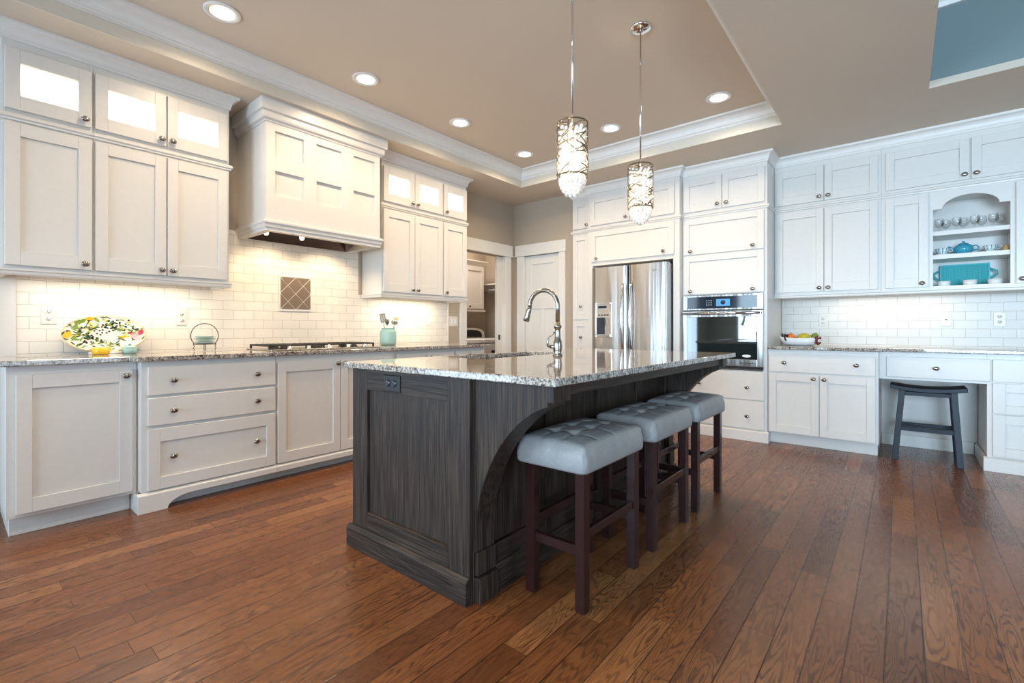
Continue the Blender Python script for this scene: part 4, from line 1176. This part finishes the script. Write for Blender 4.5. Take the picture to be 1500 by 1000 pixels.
outlet(TLw, 3.48, 1.165, 'white rocker switch on the backsplash right of the utensil crock', 'switch')
outlet(TL(LX), 3.872, 1.165, 'double white switch plate beside the laundry doorway', 'switch', 2)
outlet(TBw, -.61, 1.160, 'white outlet on the back wall above the fruit bowl')
outlet(TBw, .30, 1.160, 'white jack plate with one dark port above the desk counter', 'jack')
outlet(TBw, .63, 1.158, 'white outlet at the far right of the back wall')

# ------------------------------------------------------------------ counter objects, left
zc_ = CT1 + .0008
# platter leaning on the wall
c = thing('platter', 'large oval platter painted with fruit and olive sprigs leaning on the backsplash', 'platter', (-4.02, .69, zc_))
lean = math.radians(13)
pc = Vector((-4.030, .69, 1.044)); ua = Vector((0, 1, 0)); va_ = Vector((-math.sin(lean), 0, math.cos(lean))); nn = ua.cross(va_)
if nn.x < 0: nn = -nn
a_, b_ = .222, .124
rndp = random.Random(5)
def PP(u, v, d_): return tuple(pc + ua * u + va_ * v + nn * d_)
g = Geo(); seg = 56
rings = []
for rr, dd_ in ((0.0001, .004), (.45, .004), (.78, .005), (.9, .010), (1.0, .018), (1.0, .014), (.88, .004), (.76, -.002), (.45, -.003), (.0001, -.003)):
    rings.append([g.v(PP(rr * a_ * math.cos(2 * PI * i / seg), rr * b_ * math.sin(2 * PI * i / seg), dd_)) for i in range(seg)])
for r0, r1 in zip(rings, rings[1:]):
    for i in range(seg): g.f([r0[i], r0[(i + 1) % seg], r1[(i + 1) % seg], r1[i]], True)
mats = ['platter_cream', 'leaf_dark', 'leaf_green', 'leaf_teal', 'olive_black', 'lemon', 'radish', 'petal_pink', 'rim_yellow']
def depth_at(u, v):
    rr = math.sqrt((u / a_) ** 2 + (v / b_) ** 2)
    return .0045 if rr < .78 else .005 + (rr - .78) / .22 * .0135
def blob(u, v, l, w_, ang, mi, tip=True):
    n_ = 10; P_ = []
    for i in range(n_):
        t_ = 2 * PI * i / n_; x_ = l * math.cos(t_); y_ = w_ * math.sin(t_) * (1 if not tip else (1 - .5 * abs(math.cos(t_))))
        uu, vw = u + x_ * math.cos(ang) - y_ * math.sin(ang), v + x_ * math.sin(ang) + y_ * math.cos(ang)
        if (uu / a_) ** 2 + (vw / b_) ** 2 > .97: return
        P_.append((uu, vw))
    g.mi = mi
    V = [g.v(PP(uu, vw, depth_at(uu, vw) + .0012)) for uu, vw in P_]; g.f(V); g.mi = 0
for (u, v, l, w_, an, mi) in ((-.185, -.005, .026, .018, .8, 5), (-.075, .098, .022, .012, 0, 5), (-.155, -.025, .02, .014, 1.2, 2), (-.145, .045, .022, .014, 1.3, 2), (-.11, .085, .02, .013, .6, 2), (-.04, .092, .022, .010, 2.3, 2), (.15, -.01, .024, .018, .2, 7), (.185, .01, .022, .017, 1.2, 6), (.165, -.03, .02, .016, .3, 7), (.125, .005, .014, .010, 0, 6), (.165, .03, .014, .009, .4, 1), (.09, -.02, .02, .010, .2, 5), (.03, .075, .018, .008, 1.1, 3)): blob(u, v, l, w_, an, mi, mi not in (5, 7))
for k in range(170):
    t2 = rndp.uniform(0, 2 * PI); rr2 = rndp.uniform(.35, .93)
    blob(rr2 * a_ * math.cos(t2), rr2 * b_ * math.sin(t2), rndp.uniform(.010, .021), rndp.uniform(.003, .0062), rndp.uniform(-.9, 1.2), rndp.choice((1, 2, 2, 3, 1, 2, 8)))
for k in range(75):
    cxx, cyy = rndp.choice(((-.08, -.03), (.02, .03), (.08, .07), (-.10, .02), (.05, .05)))
    blob(cxx + rndp.gauss(0, .035), cyy + rndp.gauss(0, .018), .0062, .0052, 0, 4, False)
for k in range(90):
    t_ = 2 * PI * k / 90; blob(.955 * a_ * math.cos(t_), .955 * b_ * math.sin(t_), .0085, .0022, math.atan2(b_ * math.cos(t_), -a_ * math.sin(t_)), 8, False)
o = g.make('dish', mats, c)
o.modifiers.new('n', 'WEIGHTED_NORMAL') if False else None
part(Geo().box(-3.990, -3.978, .60, .78, zc_, zc_ + .014).box(-4.06, -3.990, .62, .635, zc_, zc_ + .006).box(-4.06, -3.990, .745, .76, zc_, zc_ + .006), 'stand_foot', c, 'ceramic_white', .002)
def lidded(x, y, r, mat, label, knobmat, tall=.04, oval=1.0):
    c = thing('casserole_dish', label, 'dish', (x, y, zc_))
    Geo().lathe([(r * .82, zc_), (r * .95, zc_ + .006), (r, zc_ + tall), (r * .93, zc_ + tall), (r * .88, zc_ + .008), (.0001, zc_ + .008)], (x, y, 0), sy=oval).make('pot', mat, c)
    g = Geo()
    for s_ in (-1, 1): g.tube([(x, y + s_ * (r * oval - .004), zc_ + tall * .62), (x - .012, y + s_ * (r * oval + .014), zc_ + tall * .68), (x + .012, y + s_ * (r * oval + .014), zc_ + tall * .68), (x + .002, y + s_ * (r * oval - .004), zc_ + tall * .62)], .003, 8)
    g.make('handle', mat, c)
    if knobmat:
        Geo().lathe([(r * 1.02, zc_ + tall + .0004), (r * 1.02, zc_ + tall + .004), (r * .6, zc_ + tall + .010), (.006, zc_ + tall + .012), (.006, zc_ + tall + .018), (.010, zc_ + tall + .024), (.0001, zc_ + tall + .027)], (x, y, 0), sy=oval).make('lid', mat, c)
lidded(-3.90, .645, .045, 'ceramic_yellow', 'small yellow dish in front of the platter', None, .042)
lidded(-3.90, .79, .040, 'ceramic_aqua', 'small teal lidded pot in front of the right end of the platter', True, .038)
# plate rack
rx, ry = -3.90, 1.222
c = thing('plate_rack', 'black wire arched plate stand on the counter left of the cooktop', 'stand', (rx, ry, zc_))
g = Geo(); hw = .082
pts = [(rx, ry - .068, zc_ + .055)]
for k in range(25):
    a2 = PI * (1.12 - 1.24 * k / 24) ; pts.append((rx, ry + .088 * math.cos(a2), zc_ + .112 + .088 * math.sin(a2)))
pts.append((rx, ry + .068, zc_ + .055))
g.tube(pts, .0028, 8)
g.make('arch_handle', 'cast_iron', c)
Geo().tube([(rx + .07 * math.cos(2 * PI * k / 32), ry + .07 * math.sin(2 * PI * k / 32), zc_ + .052) for k in range(32)], .0028, 8, closed=True).tube([(rx - .07, ry, zc_ + .052), (rx + .07, ry, zc_ + .052)], .0025, 6).tube([(rx, ry - .07, zc_ + .052), (rx, ry + .07, zc_ + .052)], .0025, 6).make('ring', 'cast_iron', c)
for k in range(4):
    a2 = PI / 4 * (2 * k + 1) + .55; ca, sa = math.cos(a2), math.sin(a2)
    Geo().tube([(rx + .069 * ca, ry + .069 * sa, zc_ + .051), (rx + .062 * ca, ry + .062 * sa, zc_ + .035), (rx + .070 * ca, ry + .070 * sa, zc_ + .022), (rx + .062 * ca, ry + .062 * sa, zc_ + .012), (rx + .066 * ca, ry + .066 * sa, zc_ + .003)], .0026, 8).make('leg', 'cast_iron', c)
for k in range(5):
    zz = zc_ + .056 + k * .0108
    g = Geo(); g.lathe([(.040, zz), (.044, zz + .0012), (.0635, zz + .0058), (.064, zz + .0075), (.060, zz + .0070), (.040, zz + .0036), (.0001, zz + .0036)], (rx, ry, 0), seg=36)
    nm = ['bottom plate', 'second plate from the bottom', 'third plate from the bottom', 'plate just below the topmost', 'topmost plate'][k]
    tag(g.make('plate', 'plate_green'), 'small blue-green plate, ' + nm + ' of the stack in the wire stand', 'plate', 'stacked plates in the wire stand')
# utensil crock
kx, ky = -3.93, 2.83
c = thing('utensil_crock', 'aqua glazed ceramic utensil crock right of the cooktop', 'crock', (kx, ky, zc_))
Geo().lathe([(.066, zc_), (.076, zc_ + .006), (.080, zc_ + .03), (.080, zc_ + .125), (.074, zc_ + .143), (.064, zc_ + .152), (.064, zc_ + .162), (.067, zc_ + .168), (.067, zc_ + .172), (.060, zc_ + .172), (.060, zc_ + .02), (.0001, zc_ + .02)], (kx, ky, 0), seg=40).make('jar', 'ceramic_aqua', c)
def utensil(name, label, dy, dx, head, mat='chrome', ln=.29):
    b0 = Vector((kx + dx * .5, ky + dy * .32, zc_ + .024)); t0 = Vector((kx + dx, ky + dy, zc_ + ln)); d_ = (t0 - b0).normalized()
    c = thing(name, label, name.split('_')[-1], tuple(b0))
    e_ = t0 - d_ * .07
    Geo().tube([b0, e_], .004, 8).make('handle', mat, c)
    g = Geo(); q = Vector((0, 0, 1)).rotation_difference(d_).to_matrix()
    if head == 'spoon': g.sphere(tuple(t0 - d_ * .035), .036, (.35, .7, 1.0), 14, 10, q)
    elif head == 'ladle': g.sphere(tuple(t0 - d_ * .03), .036, (.8, 1, .7), 14, 10, q)
    elif head == 'turner':
        sd = q @ Vector((0, 1, 0)); nd = q @ Vector((1, 0, 0))
        for k in range(5):
            o_ = sd * (k - 2) * .013
            A_ = [t0 - d_ * .078 + o_ + sd * s_ * .0042 + nd * n_ * .0015 for s_, n_ in ((-1, -1), (1, -1), (1, 1), (-1, 1))]
            V = [g.v(tuple(p)) for p in A_] + [g.v(tuple(p + d_ * .085)) for p in A_]
            g.f(V[:4]); g.f(V[4:])
            for i in range(4): g.f([V[i], V[(i + 1) % 4], V[4 + (i + 1) % 4], V[4 + i]])
        for dz in (0, .081):
            A_ = [t0 - d_ * (.078 - dz) + sd * s_ * .031 + nd * n_ * .0015 for s_, n_ in ((-1, -1), (1, -1), (1, 1), (-1, 1))]
            V = [g.v(tuple(p)) for p in A_] + [g.v(tuple(p + d_ * .006)) for p in A_]
            g.f(V[:4]); g.f(V[4:])
            for i in range(4): g.f([V[i], V[(i + 1) % 4], V[4 + (i + 1) % 4], V[4 + i]])
    g.make('head', mat, c)
utensil('slotted_turner', 'metal slotted turner leaning left in the aqua crock', -.082, .02, 'turner', 'nickel', .30)
utensil('serving_spoon', 'metal serving spoon standing upright in the aqua crock', .012, -.035, 'spoon', 'nickel', .27)
utensil('wooden_spoon', 'wooden spoon leaning right in the aqua crock', .118, -.02, 'spoon', 'wood_utensil', .285)
utensil('ladle', 'metal ladle leaning toward the room in the aqua crock', .050, .045, 'ladle', 'nickel', .255)

# ------------------------------------------------------------------ fruit bowl on back counter
bx, by = -.765, 5.33
c = thing('fruit_bowl', 'white boat-shaped fruit bowl on the back counter', 'bowl', (bx, by, zc_))
g = Geo(); seg = 48; rings = []
for rr, zz in ((.0001, .004), (.5, .004), (.78, .025), (1.0, .088), (1.03, .088), (.82, .02), (.52, 0), (.0001, 0)):
    ring = []
    for i in range(seg):
        t_ = 2 * PI * i / seg; lift = .020 * abs(math.cos(t_)) ** 3 * (1 if rr > .9 else 0)
        ring.append(g.v((bx + .178 * rr * math.cos(t_), by + .085 * rr * math.sin(t_), zc_ + zz * .82 + lift)))
    rings.append(ring)
for r0, r1 in zip(rings, rings[1:]):
    for i in range(seg): g.f([r0[i], r0[(i + 1) % seg], r1[(i + 1) % seg], r1[i]], True)
g.make('dish', 'ceramic_white', c)
def fruit(name, label, x, y, z_, r, sc, mat, rot=0.0, cat='fruit'):
    c = thing(name, label, cat, (x, y, z_))
    Geo().sphere((x, y, z_), r, sc, 20, 14, Matrix.Rotation(rot, 3, 'Y')).make('flesh', mat, c)
    d_ = Matrix.Rotation(rot, 3, 'Y') @ Vector((0, 0, 1)); p = Vector((x, y, z_)) + d_ * r * sc[2] * .96
    Geo().tube([p, p + d_ * .010], .002, 6).make('stem', 'stool_wood', c)
zf = zc_
fruit('orange', 'bright orange at the left of the fruit bowl', bx - .075, by - .01, zf + .082, .036, (1, 1, .97), 'orange_fruit')
fruit('mango', 'yellow-green mango lying in the middle of the fruit bowl', bx + .030, by - .015, zf + .083, .037, (.95, .95, 1.5), 'mango_fruit', 1.35)
fruit('pear', 'dark green pear at the right of the fruit bowl', bx + .122, by + .01, zf + .084, .033, (1, 1, 1.15), 'pear_fruit', .3)
fruit('apple', 'red apple low in the fruit bowl behind the orange and mango', bx - .02, by + .030, zf + .055, .032, (1, 1, .95), 'apple_red')
def grapes(label, x, y, z_, pts, mat):
    c = thing('grape_bunch', label, 'fruit', (x, y, z_))
    g = Geo()
    for (a, b, d) in pts: g.sphere((x + a, y + b, z_ + d), .0085, (1, 1, 1), 10, 8)
    o = g.make('grapes', mat, c)
    Geo().tube([(x, y, z_), (x + pts[-1][0], y + pts[-1][1], z_ + pts[-1][2])], .0018, 6).make('stem', 'stool_wood', c)
rg = random.Random(8)
grapes('dark purple grapes at the left tip of the fruit bowl', bx - .128, by - .03, zf + .096, [(rg.uniform(-.022, .03), rg.uniform(-.02, .02), rg.uniform(-.02, .012)) for _ in range(18)] + [(.008 + k * .004, -.034, -.022 - k * .011) for k in range(3)], 'grape_dark')
grapes('red grapes hanging over the right tip of the fruit bowl', bx + .146, by - .074, zf + .074, [(rg.uniform(-.012, .03), rg.uniform(-.014, .008), .012 - rg.uniform(0, .072)) for _ in range(22)] + [(0, 0, -.05)], 'grape_red')

# ------------------------------------------------------------------ niche contents
S1, S2, S3 = 1.8936, 1.6976, 1.4356
gp = [(.028, 0), (.028, .0015), (.006, .004), (.0035, .012), (.0035, .030), (.006, .036), (.020, .044), (.031, .062), (.033, .080), (.029, .108), (.0285, .112), (.0275, .108), (.0315, .080), (.0295, .063), (.018, .046), (.0001, .040)]
gl = ['front row, leftmost', 'back row, leftmost', 'front row, second from the left', 'back row, second from the left', 'front row, third from the left', 'back row, third from the left', 'front row, rightmost', 'back row, rightmost']
gw = thing('wine_glass', '', 'glass', (.245, 5.40, S1), 'stemmed glasses on the top niche shelf')
Geo().lathe([(r, h + S1) for r, h in gp[:8] + gp[8:]], (.245, 5.40, 0), seg=24).make('goblet', 'thin_glass', gw)
k = 0
for i in range(4):
    for j in range(2):
        loc = (.243 + i * .108 + j * .048, 5.385 + j * .075, S1); lab = 'clear stemmed glass on the top niche shelf, ' + gl[k]
        if k == 0: gw.location = loc; gw['label'] = lab
        else: dup(gw, loc, None, lab)
        k += 1
# teapot
tx_, ty_ = .395, 5.42
c = thing('teapot', 'turquoise round teapot on the middle niche shelf', 'teapot', (tx_, ty_, S2))
Geo().lathe([(.036, S2), (.043, S2 + .004), (.057, S2 + .022), (.062, S2 + .044), (.057, S2 + .064), (.042, S2 + .078), (.030, S2 + .083)], (tx_, ty_, 0), seg=32).make('body', 'ceramic_blue', c)
Geo().lathe([(.033, S2 + .083), (.030, S2 + .089), (.014, S2 + .096), (.006, S2 + .097), (.009, S2 + .104), (.006, S2 + .110), (.0001, S2 + .111)], (tx_, ty_, 0), seg=24).make('lid', 'ceramic_blue', c)
Geo().tube([(tx_ - .048, ty_, S2 + .030), (tx_ - .068, ty_, S2 + .042), (tx_ - .080, ty_, S2 + .062), (tx_ - .094, ty_, S2 + .070)], [.016, .011, .009, .007], 12).make('spout', 'ceramic_blue', c)
Geo().tube([(tx_ + .050, ty_, S2 + .062), (tx_ + .074, ty_, S2 + .070), (tx_ + .090, ty_, S2 + .056), (tx_ + .086, ty_, S2 + .036), (tx_ + .056, ty_, S2 + .026)], .0055, 10).make('handle', 'ceramic_blue', c)
def cup(x, y, z_, label):
    c = thing('teacup', label, 'cup', (x, y, z_ + .007))
    zz = z_ + .0075
    o = Geo().lathe([(.020, zz), (.024, zz + .004), (.040, zz + .028), (.045, zz + .050), (.043, zz + .050), (.037, zz + .028), (.020, zz + .006), (.0001, zz + .006)], (x, y, 0), seg=32).make('bowl', 'striped_cup', c)
    Geo().tube([(x + .042, y, zz + .044), (x + .062, y, zz + .044), (x + .064, y, zz + .026), (x + .040, y, zz + .018)], .003, 8).make('handle', 'ceramic_white', c)
def saucer(x, y, z_, label):
    tag(Geo().lathe([(.022, z_), (.030, z_ + .001), (.058, z_ + .007), (.058, z_ + .009), (.028, z_ + .005), (.0001, z_ + .005)], (x, y, 0), seg=32).make('saucer', 'ceramic_white'), label, 'saucer')
saucer(.262, 5.40, S2, 'white saucer under the striped cup left of the teapot'); cup(.262, 5.40, S2, 'striped teacup left of the turquoise teapot')
saucer(.555, 5.43, S2, 'white saucer under the striped cup right of the teapot'); cup(.555, 5.43, S2, 'striped teacup right of the turquoise teapot')
tag(Geo().lathe([(.012, S2), (.018, S2 + .006), (.020, S2 + .026), (.012, S2 + .036), (.010, S2 + .044), (.0001, S2 + .046)], (.634, 5.36, 0), seg=20).make('small_jar', 'wood_utensil'), 'tiny tan jar at the right end of the middle niche shelf', 'jar')
# teal tray
c = thing('serving_tray', 'teal woven-texture serving tray with loop handles standing in the niche', 'tray', (.41, 5.56, S3))
g = Geo()
def TT(u, d, v): return (u, 5.595 - d - (0) - (.20 - (v - S3)) * .25 * .3, v)
g = Geo(TT); g.box(.262, .562, 0, .012, S3 + .0005, S3 + .195)
g.make('panel', 'woven_teal', c, bevel=.004)
g = Geo(TT)
g.box(.257, .567, .0125, .022, S3 + .185, S3 + .197); g.box(.257, .567, .0125, .022, S3 + .0005, S3 + .010); g.box(.257, .267, .0125, .022, S3 + .010, S3 + .185); g.box(.557, .567, .0125, .022, S3 + .010, S3 + .185)
g.make('rim', 'tray_teal', c)
for sx, x_ in ((-1, .257), (1, .567)):
    for off in (0, .012):
        g = Geo(TT) if off == 0 else g
        g.tube([(x_, .012 + off * .3, S3 + .060 + off), (x_ + sx * (.022 - off * .4), .012, S3 + .070 + off), (x_ + sx * (.046 - off), .012, S3 + .100), (x_ + sx * (.042 - off), .012, S3 + .128 - off * .5), (x_, .012, S3 + .152 - off)], .0045, 8)
    g.make('handle', 'tray_teal', c)
for k, (x_, nm) in enumerate(((.272, 'left'), (.430, 'middle'), (.575, 'right'))):
    r = .046
    tag(Geo().lathe([(r * .82, S3), (r * .86, S3 + .002), (r, S3 + .042), (r * .93, S3 + .042), (r * .80, S3 + .006), (.0001, S3 + .006)], (x_, 5.375, 0), seg=36).make('ramekin', 'ceramic_white'), 'white ramekin on the niche floor, ' + {'left': 'at the left end of the teal tray', 'middle': 'in front of the middle of the teal tray', 'right': 'at the right end of the teal tray'}[nm], 'bowl', 'white ramekins in the niche')

# ------------------------------------------------------------------ laundry room
def washer(name, y0, y1, label, dark):
    x0, x1 = -5.36, -4.66
    c = thing(name, label, name, ((x0 + x1) / 2, (y0 + y1) / 2, 0))
    part(Geo().box(x0, x1, y0, y1, 0, .86), 'body', c, 'appliance_white', .012)
    part(Geo().box(x0, x1, y0, y1, .872, .93), 'top', c, 'appliance_white', .012)
    P = [(y0 + .02, .93)] + [(y0 + .02 + (y1 - y0 - .04) * (.5 - .5 * math.cos(PI * t_ / 12)), .93 + .165 * math.sin(PI * t_ / 12) ** .45) for t_ in range(1, 12)] + [(y1 - .02, .93)]
    g = Geo(); g.prism(P, x0, x0 + .10, axis=0); con = part(g, 'console', c, 'appliance_white', .004)
    P2 = [(y0 + .09 + (y1 - y0 - .18) * (.5 - .5 * math.cos(PI * t_ / 12)), .945 + .115 * math.sin(PI * t_ / 12) ** .5) for t_ in range(0, 13)]
    g = Geo(); g.prism(P2, x0 + .1002, x0 + .106, axis=0); g.make('control_panel', 'black_plastic', con)
    if dark: Geo().box(x1 + .0002, x1 + .012, y0 + .16, y1 - .14, .40, .76).make('door_window', 'black_plastic', c)
washer('washing_machine', 4.30, 4.985, 'white top-load washing machine seen through the doorway', False)
washer('dryer', 5.005, 5.69, 'white dryer beside the washing machine, behind the pocket door', True)
T = TL(-5.12)
c = thing('laundry_cabinet', 'white crown-topped cabinet above the washing machine in the laundry room', 'cabinet', (-5.12, 5.2, 1.35))
part(Geo(T).box(4.60, 5.50, -.329, 0, 1.37, 2.08), 'carcass', c)
for u0, u1, k in ((4.62, 5.06, 5.03), (5.07, 5.48, 5.15)):
    d = shaker(T, u0, u1, 1.39, 2.05, c)
    if k: knob(T, k, 1.42, .02, d)
part(Geo().sweep([(-5.12, 4.6), (-5.12, 5.50), (-5.449, 5.50)], [(0, 2.05), (.01, 2.05), (.02, 2.07), (.055, 2.12), (.055, 2.135), (0, 2.135)], side=1), 'crown', c, bevel=0)
part(Geo().sweep([(-5.12, 4.6), (-5.12, 5.50), (-5.449, 5.50)], [(0, 1.345), (.016, 1.345), (.016, 1.37), (0, 1.37)], side=1), 'light_rail', c, bevel=0)
c = thing('wall_shelf', 'white shelf with a bracket and hanging rail in the laundry room', 'shelf', (-4.8, 5.8, 1.7))
part(Geo().box(-5.39, -4.23, 5.60, 5.899, 1.78, 1.80), 'board', c)
part(Geo().box(-5.39, -4.23, 5.88, 5.899, 1.68, 1.78), 'cleat', c)
g = Geo(); g.prism([(5.879, 1.779), (5.62, 1.779), (5.62, 1.755), (5.86, 1.55), (5.879, 1.55)], -4.93, -4.915, axis=0); g.make('bracket', 'white_paint', c)
Geo().tube([(-5.3, 5.66, 1.70), (-4.25, 5.66, 1.70)], .012, 10).make('rod', 'white_paint', c)
area('laundry_fill', (-4.85, 4.8, 2.73), (.5, .5), 30, (1, .88, .76))  # unseen light added to brighten the laundry room
